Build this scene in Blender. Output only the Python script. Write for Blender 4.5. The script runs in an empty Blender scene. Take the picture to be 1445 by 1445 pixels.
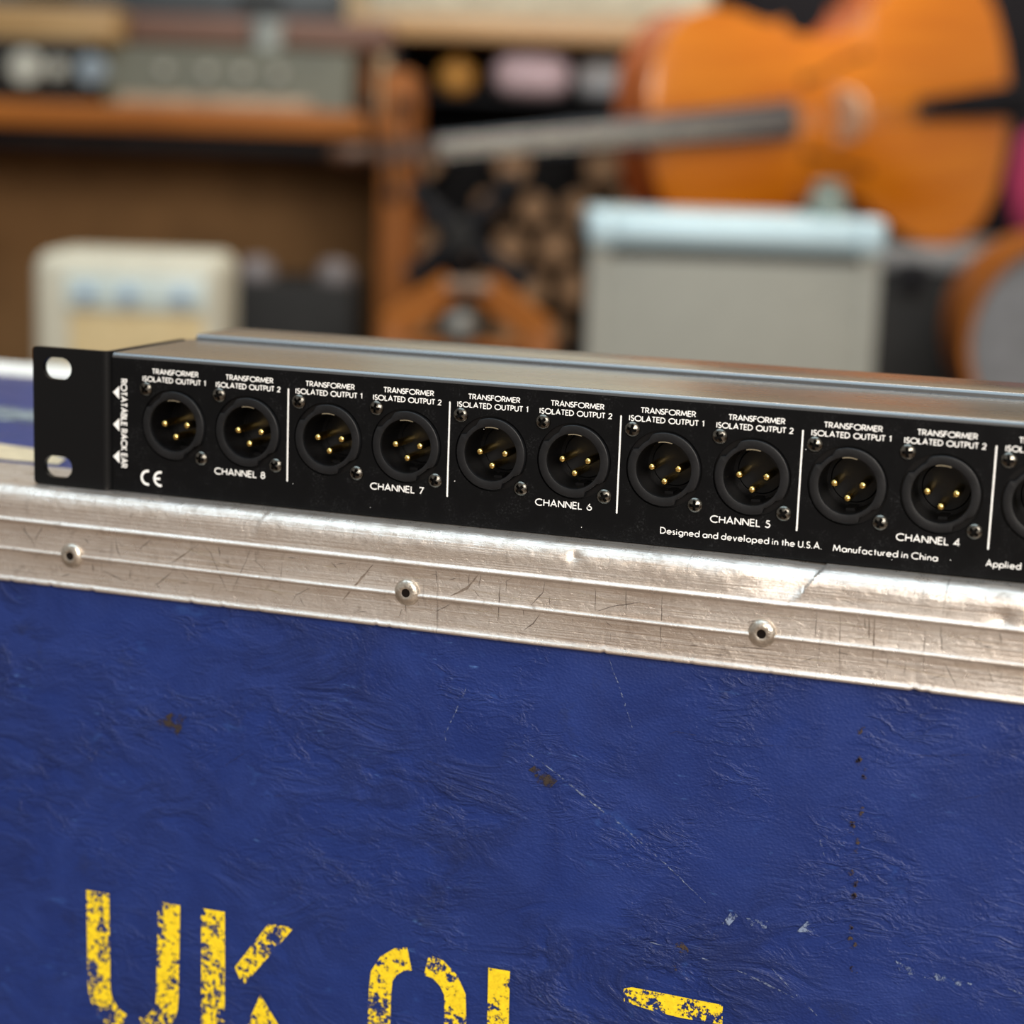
import bpy, bmesh, math, random
from mathutils import Vector, Matrix, Euler, noise
PI = math.pi
SC = bpy.context.scene
COL = SC.collection
random.seed(7)
rad = math.radians

# ------------------------------------------------------------------ camera
CAM_LOC = Vector((0.25292, -0.52930, 0.11209))
CAM_ROT = Euler((1.38292, -0.03488, 0.33317), 'XYZ')
FPX = 2699.8
cd = bpy.data.cameras.new('camera')
cd.sensor_width = 36.0
cd.sensor_height = 36.0
cd.lens = FPX / 1445.0 * 36.0
cd.clip_start = 0.02
cd.clip_end = 60
cd.dof.use_dof = True
cd.dof.focus_distance = 0.560
cd.dof.aperture_fstop = 6.6
cd.dof.aperture_blades = 0
cam = bpy.data.objects.new('camera', cd)
cam.location = CAM_LOC
cam.rotation_euler = CAM_ROT
COL.objects.link(cam)
SC.camera = cam

# ------------------------------------------------------------------ world, lights, exposure
w = bpy.data.worlds.new('shop_light')
SC.world = w
w.use_nodes = True
bg = w.node_tree.nodes['Background']
bg.inputs[0].default_value = (1.0, 0.93, 0.85, 1)
bg.inputs[1].default_value = 0.42


def area(name, loc, target, size, power, color, sy=None):
    l = bpy.data.lights.new(name, 'AREA')
    l.energy = power
    l.color = color
    l.size = size
    if sy:
        l.shape = 'RECTANGLE'
        l.size_y = sy
    o = bpy.data.objects.new(name, l)
    o.location = loc
    d = Vector(target) - Vector(loc)
    o.rotation_euler = d.to_track_quat('-Z', 'Y').to_euler()
    COL.objects.link(o)
    return o


area('skylight', (-0.2, 0.0, 2.3), (0.0, -0.05, 0), 3.0, 74, (0.64, 0.85, 1.0), 2.6)
area('shop_window', (1.6, -2.6, 1.3), (0.1, 0.0, -0.05), 1.8, 128, (1.0, 0.91, 0.81), 1.4)
area('background_fill', (0.0, 2.3, 2.6), (-0.4, 3.6, 0.3), 1.6, 66, (1.0, 0.86, 0.68), 1.0)  # unseen lamp added to brighten the background and back wall
SC.view_settings.view_transform = 'Standard'
SC.view_settings.look = 'None'
SC.view_settings.exposure = 0.0
SC.view_settings.gamma = 1.0
SC.view_settings.use_curve_mapping = False


# ------------------------------------------------------------------ material helpers
class N:
    def __init__(self, name):
        self.m = bpy.data.materials.new(name)
        self.m.use_nodes = True
        self.t = self.m.node_tree
        self.b = self.t.nodes['Principled BSDF']
        self.out = self.t.nodes['Material Output']
        self.tc = self.t.nodes.new('ShaderNodeTexCoord')

    def n(self, typ, **kw):
        nd = self.t.nodes.new(typ)
        for k, v in kw.items():
            setattr(nd, k, v)
        return nd

    def l(self, a, b):
        self.t.links.new(a, b)

    def mapping(self, scale=(1, 1, 1), rot=(0, 0, 0), src=None):
        mp = self.n('ShaderNodeMapping')
        mp.inputs['Scale'].default_value = scale
        mp.inputs['Rotation'].default_value = rot
        self.l(src or self.tc.outputs['Object'], mp.inputs['Vector'])
        return mp.outputs[0]

    def noise(self, vec, scale, detail=4, rough=.5, dist=0):
        nd = self.n('ShaderNodeTexNoise')
        self.l(vec, nd.inputs['Vector'])
        nd.inputs['Scale'].default_value = scale
        nd.inputs['Detail'].default_value = detail
        nd.inputs['Roughness'].default_value = rough
        nd.inputs['Distortion'].default_value = dist
        return nd.outputs[0]

    def voronoi(self, vec, scale, feature='F1'):
        nd = self.n('ShaderNodeTexVoronoi', feature=feature)
        self.l(vec, nd.inputs['Vector'])
        nd.inputs['Scale'].default_value = scale
        return nd.outputs['Distance']

    def ramp(self, src, stops):
        r = self.n('ShaderNodeValToRGB')
        els = r.color_ramp.elements
        while len(els) < len(stops):
            els.new(0.5)
        for e, (p, c) in zip(els, stops):
            e.position = p
            e.color = c if len(c) == 4 else (*c, 1)
        self.l(src, r.inputs[0])
        return r.outputs[0]

    def rampv(self, src, a, b, va=0., vb=1.):
        return self.ramp(src, [(a, (va, va, va)), (b, (vb, vb, vb))])

    def math(self, op, a, b=None):
        nd = self.n('ShaderNodeMath', operation=op)
        for i, v in enumerate((a, b)):
            if v is None:
                continue
            if isinstance(v, (int, float)):
                nd.inputs[i].default_value = v
            else:
                self.l(v, nd.inputs[i])
        return nd.outputs[0]

    def mix(self, fac, a, b):
        nd = self.n('ShaderNodeMix', data_type='RGBA')
        for s, v in ((nd.inputs[0], fac), (nd.inputs[6], a), (nd.inputs[7], b)):
            if isinstance(v, (int, float)):
                s.default_value = v
            elif isinstance(v, tuple):
                s.default_value = (*v, 1) if len(v) == 3 else v
            else:
                self.l(v, s)
        return nd.outputs[2]

    def bump(self, h, dist, strength=1, prev=None):
        nd = self.n('ShaderNodeBump')
        nd.inputs['Distance'].default_value = dist
        nd.inputs['Strength'].default_value = strength
        self.l(h, nd.inputs['Height'])
        if prev is not None:
            self.l(prev, nd.inputs['Normal'])
        return nd.outputs[0]

    def set(self, color=None, rough=None, metal=None, normal=None, **kw):
        for k, v in (('Base Color', color), ('Roughness', rough), ('Metallic', metal), ('Normal', normal)):
            if v is None:
                continue
            s = self.b.inputs[k]
            if isinstance(v, tuple):
                s.default_value = (*v, 1) if len(v) == 3 else v
            elif isinstance(v, (int, float)):
                s.default_value = v
            else:
                self.l(v, s)
        for k, v in kw.items():
            self.b.inputs[k.replace('_', ' ')].default_value = v
        return self.m

    def alpha(self, src):
        self.l(src, self.b.inputs['Alpha'])


def simple(name, color, rough=.5, metal=0., var=.25, scale=30, bump=.0, **kw):
    a = N(name)
    v = a.noise(a.mapping(), scale, 4, .6)
    dark = tuple(c * (1 - var) for c in color)
    lite = tuple(min(1, c * (1 + var)) for c in color)
    c = a.ramp(v, [(.3, dark), (.7, lite)])
    nrm = a.bump(v, bump) if bump else None
    return a.set(c, rough, metal, nrm, **kw)


def wood(name, c0, c1, rough=.45, scale=4, axis='x', **kw):
    a = N(name)
    s = {'x': (1, 12, 12), 'z': (12, 12, 1)}[axis]
    v = a.noise(a.mapping(s), scale, 5, .6, .8)
    return a.set(a.ramp(v, [(.3, c0), (.7, c1)]), rough, 0, a.bump(v, .002), **kw)


M = {}
# --- black powder-coated steel
a = N('black_steel')
v = a.noise(a.mapping(), 900, 3, .6)
v2 = a.noise(a.mapping((1, 1, 1)), 260, 6, .75)
sp = a.rampv(v2, .72, .80)
M['steel'] = a.set(a.mix(sp, (.0045, .0047, .0052), (.04, .04, .042)), .36, 0, a.bump(v, .00004), Specular_IOR_Level=.18)
a = N('black_cover')
v = a.noise(a.mapping(), 1200, 3, .6)
v2 = a.noise(a.mapping((1, 3, 1)), 30, 5, .7)
M['cover'] = a.set((.03, .031, .032), a.rampv(v2, .3, .7, .24, .32), 0, a.bump(v, .00001), Specular_IOR_Level=.8, Coat_Weight=1.0, Coat_Roughness=.24, Coat_IOR=1.7)
# --- rear panel: satin black with smears and dust specks
a = N('printed_black_panel')
v = a.noise(a.mapping(), 150, 6, .7)
d = a.noise(a.mapping(), 1400, 4, .7)
m1 = a.math('MULTIPLY', a.rampv(v, .50, .68), a.rampv(d, .52, .68))
M['panel'] = a.set(a.mix(m1, (.0035, .0037, .0042), (.03, .031, .033)), a.rampv(v, .3, .7, .32, .46), 0, a.bump(d, .00003), Specular_IOR_Level=.12)
a = N('white_print')
v = a.noise(a.mapping(), 1500, 3, .6)
M['print'] = a.set(a.ramp(v, [(.3, (.82, .82, .80)), (.6, (.95, .95, .93))]), .5)
a = N('charcoal_plastic')
v = a.noise(a.mapping(), 1100, 5, .7)
v2 = a.noise(a.mapping(), 160, 4, .7)
M['ring'] = a.set(a.ramp(v2, [(.35, (.0045, .005, .006)), (.75, (.011, .0115, .013))]), .42, 0, a.bump(v, .00005), Specular_IOR_Level=.32)
M['insert'] = simple('insert_and_recess_shade', (.003, .003, .0035), .35, 0, .3, 400, 0, Specular_IOR_Level=.3)
M['gold'] = simple('gold_plated_pin', (.95, .66, .22), .2, 1, .12, 700)
M['latch'] = simple('latch_metal', (.95, .85, .62), .22, 1, .1, 500)
a = N('black_nickel_screw')
v = a.noise(a.mapping(), 900, 3, .7)
M['screw'] = a.set(a.ramp(v, [(.35, (.05, .048, .044)), (.65, (.21, .20, .175))]), .24, 1, a.bump(v, .00006))

# --- worn aluminium edging
a = N('worn_aluminium')
br = a.noise(a.mapping((12, 400, 1500)), 1, 5, .65)
big = a.noise(a.mapping((1, 1, 1)), 22, 5, .65)
mott = a.noise(a.mapping((1, 1, 1)), 170, 6, .75, .4)
c = a.ramp(big, [(.3, (.50, .41, .34)), (.5, (.62, .54, .47)), (.72, (.74, .69, .64))])
c = a.mix(a.rampv(br, .40, .62, .0, .5), c, (.84, .82, .80))
grime = a.rampv(mott, .56, .70, 0., .6)
c = a.mix(grime, c, (.25, .2, .165))
sc = a.noise(a.mapping((600, 10, 14), (0, .15, 0)), 1, 3, .6, .3)
sc2 = a.noise(a.mapping((350, 10, 25), (0, -.7, 0)), 1, 2, .5, .5)
sm = a.math('MULTIPLY', a.math('MAXIMUM', a.rampv(sc, .70, .76, 0, .8), a.rampv(sc2, .70, .76, 0, .8)), a.rampv(big, .4, .65))
c = a.mix(sm, c, (.24, .2, .175))
ding = a.noise(a.mapping((1, 1.6, 1.6)), 420, 5, .7, .8)
h = a.math('ADD', a.math('ADD', br, a.math('MULTIPLY', ding, .9)), a.math('MULTIPLY', mott, 1.2))
M['alu'] = a.set(c, a.rampv(mott, .3, .7, .22, .42), .78, a.bump(h, .00016, 1.0))
M['rivet'] = simple('rivet_aluminium', (.58, .53, .46), .34, .9, .35, 330, .0004)
M['rivet_dark'] = simple('rivet_bore_shade', (.008, .006, .005), .9, 0, .3, 300, 0, Specular_IOR_Level=.05)
M['alu_mark'] = simple('dark_scratch', (.13, .105, .09), .6, .3, .5, 900)
M['alu_light'] = simple('bright_scratch', (.90, .80, .62), .25, .9, .2, 900)
a = M['alu_mark']

# --- blue vinyl
a = N('blue_leathercloth')
P0 = a.mapping()
g1 = a.voronoi(a.mapping((1, 1, 1.3)), 1150, 'SMOOTH_F1')
warp = a.noise(P0, 28, 5, .6, 1.5)
cr = a.noise(a.mapping((.6, 1, 1.2), (0, .25, 0)), 48, 6, .58, 1.0)
ridge = a.math('SUBTRACT', 1.0, a.math('MULTIPLY', a.math('ABSOLUTE', a.math('SUBTRACT', cr, .5)), 9.))
ridge = a.math('MAXIMUM', ridge, 0.)
cr2 = a.noise(a.mapping((.7, 1, 1.6), (0, -.12, 0)), 120, 5, .55, .8)
ridge2 = a.math('MAXIMUM', a.math('SUBTRACT', 1.0, a.math('MULTIPLY', a.math('ABSOLUTE', a.math('SUBTRACT', cr2, .5)), 12.)), 0.)
patch = a.rampv(a.noise(P0, 19, 3, .5), .42, .62)
c = a.ramp(warp, [(.3, (.008, .022, .125)), (.55, (.011, .029, .155)), (.75, (.015, .036, .180))])
c = a.mix(a.math('MULTIPLY', a.math('MULTIPLY', ridge, patch), .55), c, (.007, .015, .07))
wear = a.math('MULTIPLY', a.rampv(cr2, .60, .70), a.rampv(a.noise(P0, 55, 5, .7), .52, .70))
c = a.mix(a.math('MULTIPLY', wear, .3), c, (.05, .14, .45))
stk = a.math('MULTIPLY', a.rampv(a.noise(a.mapping((.35, 1, 1.6), (0, .3, 0)), 420, 4, .65, .6), .64, .72), a.rampv(a.noise(P0, 34, 4, .6), .50, .62))
c = a.mix(a.math('MULTIPLY', stk, .55), c, (.09, .20, .50))
flk = a.math('MULTIPLY', a.rampv(a.noise(P0, 800, 4, .7), .68, .74), a.rampv(a.noise(P0, 40, 4, .7), .55, .7))
c = a.mix(a.math('MULTIPLY', flk, .5), c, (.25, .33, .55))
drt = a.math('MULTIPLY', a.rampv(a.noise(P0, 33, 6, .75), .60, .74), .55)
c = a.mix(drt, c, (.014, .022, .07))
fine = a.noise(P0, 2300, 3, .6)
n1 = a.bump(g1, .00022, .6)
n1 = a.bump(fine, .00006, .6, n1)
n2 = a.bump(a.math('MULTIPLY', ridge, patch), .0006, .7, n1)
n3 = a.bump(a.math('MULTIPLY', ridge2, a.rampv(a.noise(P0, 30, 3, .5), .45, .62)), .00032, .8, n2)
M['vinyl'] = a.set(c, a.rampv(cr, .35, .65, .38, .52), 0, n3, Specular_IOR_Level=.36)


def paint(name, color, lo, hi, scale=420, big=70, rough=.6, thr2=(.25, .45)):
    a = N(name)
    v = a.noise(a.mapping(), scale, 5, .7)
    b = a.noise(a.mapping(), big, 4, .65)
    s = a.math('ADD', a.math('MULTIPLY', v, .5), a.math('MULTIPLY', b, .5))
    al = a.rampv(s, lo, hi)
    c = a.mix(a.rampv(v, .35, .65), tuple(x * .72 for x in color), color)
    a.set(c, rough, 0, a.bump(v, .0001))
    a.alpha(al)
    return a.m


M['yellow'] = paint('yellow_stencil_paint', (.95, .68, .012), .472, .502, 620, 85)
M['scuff'] = paint('pale_scuff', (.20, .26, .40), .50, .58, 700, 220)
M['scrape'] = paint('pale_scratch', (.22, .27, .40), .47, .60, 900, 260)
M['stain'] = paint('brown_stain', (.035, .024, .018), .46, .56, 500, 300)
M['crease'] = paint('crease_shade', (.010, .022, .12), .47, .60, 500, 200)
M['rust'] = paint('rusty_dots', (.05, .033, .024), .49, .57, 800, 400)
M['tan'] = paint('worn_tan_patch', (.62, .5, .32), .30, .40, 120, 40)
M['greywear'] = paint('worn_grey_band', (.22, .26, .27), .36, .56, 120, 60)


# ------------------------------------------------------------------ object helpers
def tag(o, label=None, cat=None, group=None, kind=None):
    for k, v in (('label', label), ('category', cat), ('group', group), ('kind', kind)):
        if v:
            o[k] = v
    return o


def empty(name, label, cat, loc=(0, 0, 0), rz=0, group=None, rot=None):
    o = bpy.data.objects.new(name, None)
    o.empty_display_size = .05
    o.location = loc
    o.rotation_euler = rot or (0, 0, rz)
    COL.objects.link(o)
    return tag(o, label, cat, group)


class MB:
    """collects geometry (in metres) for ONE mesh object"""

    def __init__(self):
        self.bm = bmesh.new()

    def box(self, x0, x1, y0, y1, z0, z1, r=0, seg=2, mat=None):
        g = bmesh.ops.create_cube(self.bm, size=1)
        vs = g['verts']
        for v in vs:
            v.co = Vector(((x0 + x1) / 2 + v.co.x * (x1 - x0), (y0 + y1) / 2 + v.co.y * (y1 - y0), (z0 + z1) / 2 + v.co.z * (z1 - z0)))
        if r:
            es = list({e for v in vs for e in v.link_edges})
            res = bmesh.ops.bevel(self.bm, geom=es, offset=r, segments=seg, affect='EDGES', profile=.5)
            vs = list({v for f in res['faces'] for v in f.verts} | {v for v in vs if v.is_valid})
        if mat is not None:
            for v in vs:
                v.co = mat @ v.co
        return self

    def grid(self, pts, closed_u=False, closed_v=False):
        """pts[u][v]"""
        vs = [[self.bm.verts.new(p) for p in row] for row in pts]
        nu, nv = len(vs), len(vs[0])
        for i in range(nu if closed_u else nu - 1):
            for j in range(nv if closed_v else nv - 1):
                a, b = vs[i][j], vs[(i + 1) % nu][j]
                c, d = vs[(i + 1) % nu][(j + 1) % nv], vs[i][(j + 1) % nv]
                try:
                    self.bm.faces.new((a, b, c, d))
                except ValueError:
                    pass
        return vs

    def poly(self, pts):
        self.bm.faces.new([self.bm.verts.new(p) for p in pts])

    def lathe(self, prof, n=32, mat=None, cap0=False, cap1=False, rfun=None):
        """prof: (r, h) about local z"""
        rows = []
        for (r, h) in prof:
            row = []
            for k in range(n):
                t = 2 * PI * k / n
                rr = rfun(r, t) if rfun else r
                p = Vector((rr * math.cos(t), rr * math.sin(t), h))
                row.append(mat @ p if mat is not None else p)
            rows.append(row)
        vs = self.grid(rows, closed_v=True)
        if cap0:
            self.bm.faces.new(vs[0])
        if cap1:
            self.bm.faces.new(vs[-1])
        return self

    def tube(self, pts, r, n=8, caps=True):
        pts = [Vector(p) for p in pts]
        rows = []
        for i, p in enumerate(pts):
            d = (pts[min(i + 1, len(pts) - 1)] - pts[max(i - 1, 0)]).normalized()
            u = d.orthogonal().normalized()
            if i and abs(d.dot(rows_d)) > .2:
                u = (pu - d * pu.dot(d)).normalized()
            q = d.cross(u)
            rows_d, pu = d, u
            rr = r[i] if isinstance(r, (list, tuple)) else r
            rows.append([p + (u * math.cos(2 * PI * k / n) + q * math.sin(2 * PI * k / n)) * rr for k in range(n)])
        vs = self.grid(rows, closed_v=True)
        if caps:
            self.bm.faces.new(vs[0])
            self.bm.faces.new(vs[-1])
        return self

    def prism(self, outline, y0, y1):
        """outline in (x, z), extruded along y"""
        n = len(outline)
        A = [self.bm.verts.new((x, y0, z)) for x, z in outline]
        B = [self.bm.verts.new((x, y1, z)) for x, z in outline]
        self.bm.faces.new(A)
        self.bm.faces.new(B)
        for i in range(n):
            self.bm.faces.new((A[i], A[(i + 1) % n], B[(i + 1) % n], B[i]))
        return self

    def build(self, name, mat, parent=None, loc=None, smooth=35, normals=True, label=None):
        if normals:
            bmesh.ops.recalc_face_normals(self.bm, faces=self.bm.faces)
        me = bpy.data.meshes.new(name)
        self.bm.to_mesh(me)
        self.bm.free()
        me.materials.append(mat)
        if smooth:
            for p in me.polygons:
                p.use_smooth = True
            me.set_sharp_from_angle(angle=rad(smooth))
        o = bpy.data.objects.new(name, me)
        if loc:
            o.location = loc
        if parent:
            o.parent = parent
        COL.objects.link(o)
        if label:
            o['label'] = label
        return o


def copy_tree(o, parent=None):
    kids = [c for c in o.children]
    c = o.copy()
    COL.objects.link(c)
    c.parent = parent
    for k in kids:
        copy_tree(k, c)
    return c


mm = .001
ROTY = Matrix.Rotation(rad(90), 4, 'X')   # local z -> -y : lathe axis pointing at the viewer


# ------------------------------------------------------------------ printed lettering: a geometric sans drawn as strokes
def arc(cx, cy, rx, ry, a0, a1, n=14):
    return [(cx + rx * math.cos(rad(a0 + (a1 - a0) * i / n)), cy + ry * math.sin(rad(a0 + (a1 - a0) * i / n))) for i in range(n + 1)]


G = {
    'T': (.54, [[(0, 1), (.54, 1)], [(.27, 0), (.27, 1)]]),
    'R': (.5, [[(0, 0), (0, 1), (.2, 1)] + arc(.2, .73, .26, .27, 80, -90) + [(0, .46)], [(.2, .46), (.5, 0)]]),
    'A': (.72, [[(0, 0), (.36, 1), (.72, 0)], [(.12, .32), (.6, .32)]]),
    'N': (.66, [[(0, 0), (0, 1)], [(0, 1), (.66, 0)], [(.66, 0), (.66, 1)]]),
    'S': (.42, [arc(.21, .75, .19, .25, 35, 265) + arc(.2, .25, .22, .25, 80, -155)]),
    'F': (.42, [[(.42, 1), (0, 1), (0, 0)], [(0, .54), (.39, .54)]]),
    'O': (.98, [arc(.49, .5, .49, .5, 0, 360, 28)]),
    'M': (.88, [[(0, 0), (.12, 1)], [(.12, 1), (.44, .12)], [(.44, .12), (.76, 1)], [(.76, 1), (.88, 0)]]),
    'E': (.44, [[(.44, 1), (0, 1), (0, 0), (.44, 0)], [(0, .52), (.42, .52)]]),
    'I': (.0, [[(0, 0), (0, 1)]]),
    'L': (.42, [[(0, 1), (0, 0), (.42, 0)]]),
    'D': (.66, [[(0, 0), (0, 1), (.18, 1)] + arc(.18, .5, .48, .5, 85, -85) + [(.18, 0), (0, 0)]]),
    'U': (.56, [[(0, 1), (0, .3)] + arc(.28, .28, .28, .28, 180, 360) + [(.56, 1)]]),
    'P': (.46, [[(0, 0), (0, 1), (.2, 1)] + arc(.2, .73, .26, .27, 80, -90) + [(0, .46)]]),
    'C': (.8, [arc(.49, .5, .49, .5, 50, 310, 22)]),
    'H': (.62, [[(0, 0), (0, 1)], [(.62, 0), (.62, 1)], [(0, .52), (.62, .52)]]),
    'B': (.48, [[(0, 0), (0, 1), (.18, 1)] + arc(.18, .76, .22, .24, 80, -90) + [(0, .52)], [(.18, .52)] + arc(.2, .26, .27, .26, 85, -90) + [(0, 0)]]),
    'K': (.52, [[(0, 0), (0, 1)], [(.46, 1), (.04, .5), (.52, 0)]]),
    '1': (.2, [[(0, .84), (.2, 1), (.2, 0)]]),
    '2': (.5, [arc(.24, .73, .23, .27, 170, -38) + [(0, 0), (.5, 0)]]),
    '3': (.46, [arc(.21, .76, .19, .24, 160, -80), arc(.2, .27, .25, .27, 90, -160)]),
    '4': (.58, [[(.42, 0), (.42, 1), (0, .26), (.58, .26)]]),
    '5': (.48, [[(.44, 1), (.14, 1), (.06, .55)] + arc(.2, .31, .27, .31, 120, -150)]),
    '6': (.52, [[(.33, 1), (.04, .42)] + arc(.26, .29, .26, .29, 150, 510, 20)]),
    '7': (.5, [[(0, 1), (.5, 1), (.12, 0)]]),
    '8': (.48, [arc(.24, .76, .2, .24, 0, 360, 18), arc(.24, .27, .24, .27, 0, 360, 18)]),
    '.': (.0, [[(0, -.02), (0, .06)]]),
    'e': (.56, [[(.0, .31), (.56, .31)] + arc(.28, .3, .28, .31, 5, 315, 18)]),
    's': (.3, [arc(.15, .45, .13, .15, 40, 260, 9) + arc(.15, .14, .15, .15, 80, -150, 9)]),
    'i': (.0, [[(0, 0), (0, .6)], [(0, .8), (0, .9)]]),
    'g': (.56, [arc(.28, .3, .28, .31, 0, 360, 20), [(.56, .6), (.56, -.05)] + arc(.3, -.07, .26, .24, 0, -160, 9)]),
    'n': (.4, [[(0, 0), (0, .6)], arc(.2, .36, .2, .24, 180, 0, 10) + [(.4, 0)]]),
    'd': (.56, [arc(.28, .3, .28, .31, 0, 360, 20), [(.56, 0), (.56, 1.06)]]),
    'a': (.56, [arc(.28, .3, .28, .31, 0, 360, 20), [(.56, 0), (.56, .6)]]),
    'v': (.46, [[(0, .6), (.23, 0), (.46, .6)]]),
    'l': (.0, [[(0, 0), (0, 1.06)]]),
    'o': (.58, [arc(.29, .3, .29, .31, 0, 360, 20)]),
    'p': (.56, [arc(.28, .3, .28, .31, 0, 360, 20), [(0, .6), (0, -.36)]]),
    'h': (.4, [[(0, 0), (0, 1.06)], arc(.2, .36, .2, .24, 180, 0, 10) + [(.4, 0)]]),
    'u': (.4, [[(0, .6), (0, .24)] + arc(.2, .22, .2, .22, 180, 360, 10) + [(.4, .6)]]),
    'f': (.26, [[(.1, 0), (.1, .86)] + arc(.24, .88, .14, .16, 180, 70, 6), [(0, .58), (.26, .58)]]),
    't': (.26, [[(.13, .86), (.13, 0)], [(0, .58), (.26, .58)]]),
    'r': (.22, [[(0, 0), (0, .6)], arc(.2, .36, .2, .22, 170, 75, 6)]),
    'c': (.44, [arc(.28, .3, .28, .31, 55, 305, 14)]),
}


def strip(m, pts, hw, place):
    """flat stroke along pts with mitred joints"""
    clean = [pts[0]]
    for p in pts[1:]:
        if math.hypot(p[0] - clean[-1][0], p[1] - clean[-1][1]) > 1e-5:
            clean.append(p)
    pts = clean
    closed = len(pts) > 3 and math.hypot(pts[0][0] - pts[-1][0], pts[0][1] - pts[-1][1]) < 1e-4
    if closed:
        pts = pts[:-1]
    n = len(pts)
    L, Rr = [], []
    for i in range(n):
        def dr(a, b):
            d = Vector((b[0] - a[0], b[1] - a[1]))
            return d.normalized()
        if closed or 0 < i < n - 1:
            d0, d1 = dr(pts[i - 1], pts[i]), dr(pts[i], pts[(i + 1) % n])
        elif i == 0:
            d0 = d1 = dr(pts[0], pts[1])
        else:
            d0 = d1 = dr(pts[-2], pts[-1])
        t = d0 + d1
        t = t.normalized() if t.length > .05 else d0
        nn = Vector((-t.y, t.x))
        c = max(.42, abs(nn.dot(Vector((-d0.y, d0.x)))))
        q = hw / c
        L.append((pts[i][0] + nn.x * q, pts[i][1] + nn.y * q))
        Rr.append((pts[i][0] - nn.x * q, pts[i][1] - nn.y * q))
    m.k = (getattr(m, 'k', 0) + 1) % 7          # crossing strokes sit microns apart, never coplanar
    lift = Vector((0, -m.k * .006 * mm, 0))
    Lv = [m.bm.verts.new(place(*p) + lift) for p in L]
    Rv = [m.bm.verts.new(place(*p) + lift) for p in Rr]
    for i in range(n if closed else n - 1):
        j = (i + 1) % n
        m.bm.faces.new((Lv[i], Rv[i], Rv[j], Lv[j]))


def text_strokes(m, s, x0, x1, zb, cap, wgt, place, gap=.21, space=.42):
    """write s between x0 and x1 (mm), baseline zb, cap height cap"""
    adv, items = 0., []
    for ch in s:
        if ch == ' ':
            adv += space
            continue
        wd, pl = G[ch]
        items.append((adv, pl))
        adv += wd + gap + (.07 if wd < .05 else 0)
    total = adv - gap
    sx = (x1 - x0 - wgt) / total
    sz = cap - wgt
    for a0, pl in items:
        for p in pl:
            strip(m, [(x0 + wgt / 2 + (a0 + px) * sx, zb + wgt / 2 + pz * sz) for px, pz in p], wgt / 2, place)


FACE = lambda x, z: Vector((x * mm, -.05 * mm, z * mm))
# ------------------------------------------------------------------ room
FLOOR = -0.56
YAW = CAM_ROT.z
CM = CAM_ROT.to_matrix()


def at(px, py, d):
    """world point seen at pixel (px, py) of the 1445 frame, d metres ahead of the camera"""
    return CAM_LOC + CM @ Vector(((px - 722.5) * d / FPX, -(py - 722.5) * d / FPX, -d))


def base(px, d, z=FLOOR):
    p = at(px, 260, d)
    return Vector((p.x, p.y, z))


def hz(px, py, d):
    return at(px, py, d).z


RM = Matrix.Translation(base(722, 0.0, 0)) @ Matrix.Rotation(YAW, 4, 'Z')


def struct_box(name, b, mat):
    m = MB()
    m.box(*b)
    for v in m.bm.verts:
        v.co = RM @ v.co
    o = m.build(name, mat, smooth=0)
    o['kind'] = 'structure'
    return o


M['wall'] = simple('cream_plaster', (.66, .53, .35), .8, 0, .08, 6)
M['floor'] = wood('dark_floorboards', (.09, .05, .028), (.17, .10, .055), .5, 3)
struct_box('floor', (-4.5, 4.5, -2.5, 6.1, FLOOR - .05, FLOOR), M['floor'])
struct_box('wall_back', (-4.5, 4.5, 6.0, 6.1, FLOOR, 3.0), M['wall'])

# ------------------------------------------------------------------ flight case (blue, aluminium edged)
case = empty('flight_case', 'large worn blue flight case with riveted aluminium edging and yellow stencilled letters', 'flight case', (0, 0.13, FLOOR))
OFF = Vector((0, -.13, -FLOOR))        # world -> case local
CX0, CX1, CY1 = -420., 640., 280.


def case_build(m, name, mat, **kw):
    for v in m.bm.verts:
        v.co += OFF
    return m.build(name, mat, case, **kw)


# vinyl panels (front one carries real low relief)
def vinyl_grid():
    m = MB()
    xs = [CX0 + 3] + [-110 + i * 1.5 for i in range(231)] + [CX1 - 3]
    zs = [-28 - i * 1.5 for i in range(100)] + [-260, -400, -554]
    rows = []
    for x in xs:
        row = []
        for z in zs:
            p = Vector((x * .012, 0, z * .02))
            d = noise.ridged_multi_fractal(p * 1.2, .9, 2.1, 5, 1.0, 2.0) * .28 + noise.noise(p * .7) * .5
            edge = min(1, max(0, (-30 - z) / 12))
            if z < -200 or x < -115 or x > 240:
                d = 0
            row.append(Vector((x * mm, (-8.5 - d * .35 * edge) * mm, z * mm)))
        rows.append(row)
    m.grid(rows)
    return m


case_build(vinyl_grid(), 'front_panel', M['vinyl'])
case_build(MB().box(CX0 * mm, CX1 * mm, -5 * mm, (CY1 - 2) * mm, -.558, -2.2 * mm), 'case_body', M['vinyl'], smooth=0)
m = MB()
m.box((CX0 + 2) * mm, (CX1 - 2) * mm, .029, .243, -.003, -.0006, .0008)
case_build(m, 'top_panel', M['vinyl'])

# front extrusion: swept profile with beads, dents and battered rounding
PROF = [(30, -2.0), (30, -.2), (29, 0), (20, 0), (10, 0), (4, 0), (-1, 0)]
for k in range(13):
    t = rad(90 * k / 12)
    PROF.append((-4.6 - 5.4 * math.sin(t), -5.4 + 5.4 * math.cos(t)))
PROF += [(-10, -7), (-10, -8.4), (-10.05, -9.4)]


def bead(zc, hgt=1.0, wdt=.75):
    return [(-10 - hgt * math.sin(rad(t)), zc + wdt * math.cos(rad(t))) for t in (10, 40, 70, 90, 110, 140, 170)]


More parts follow.
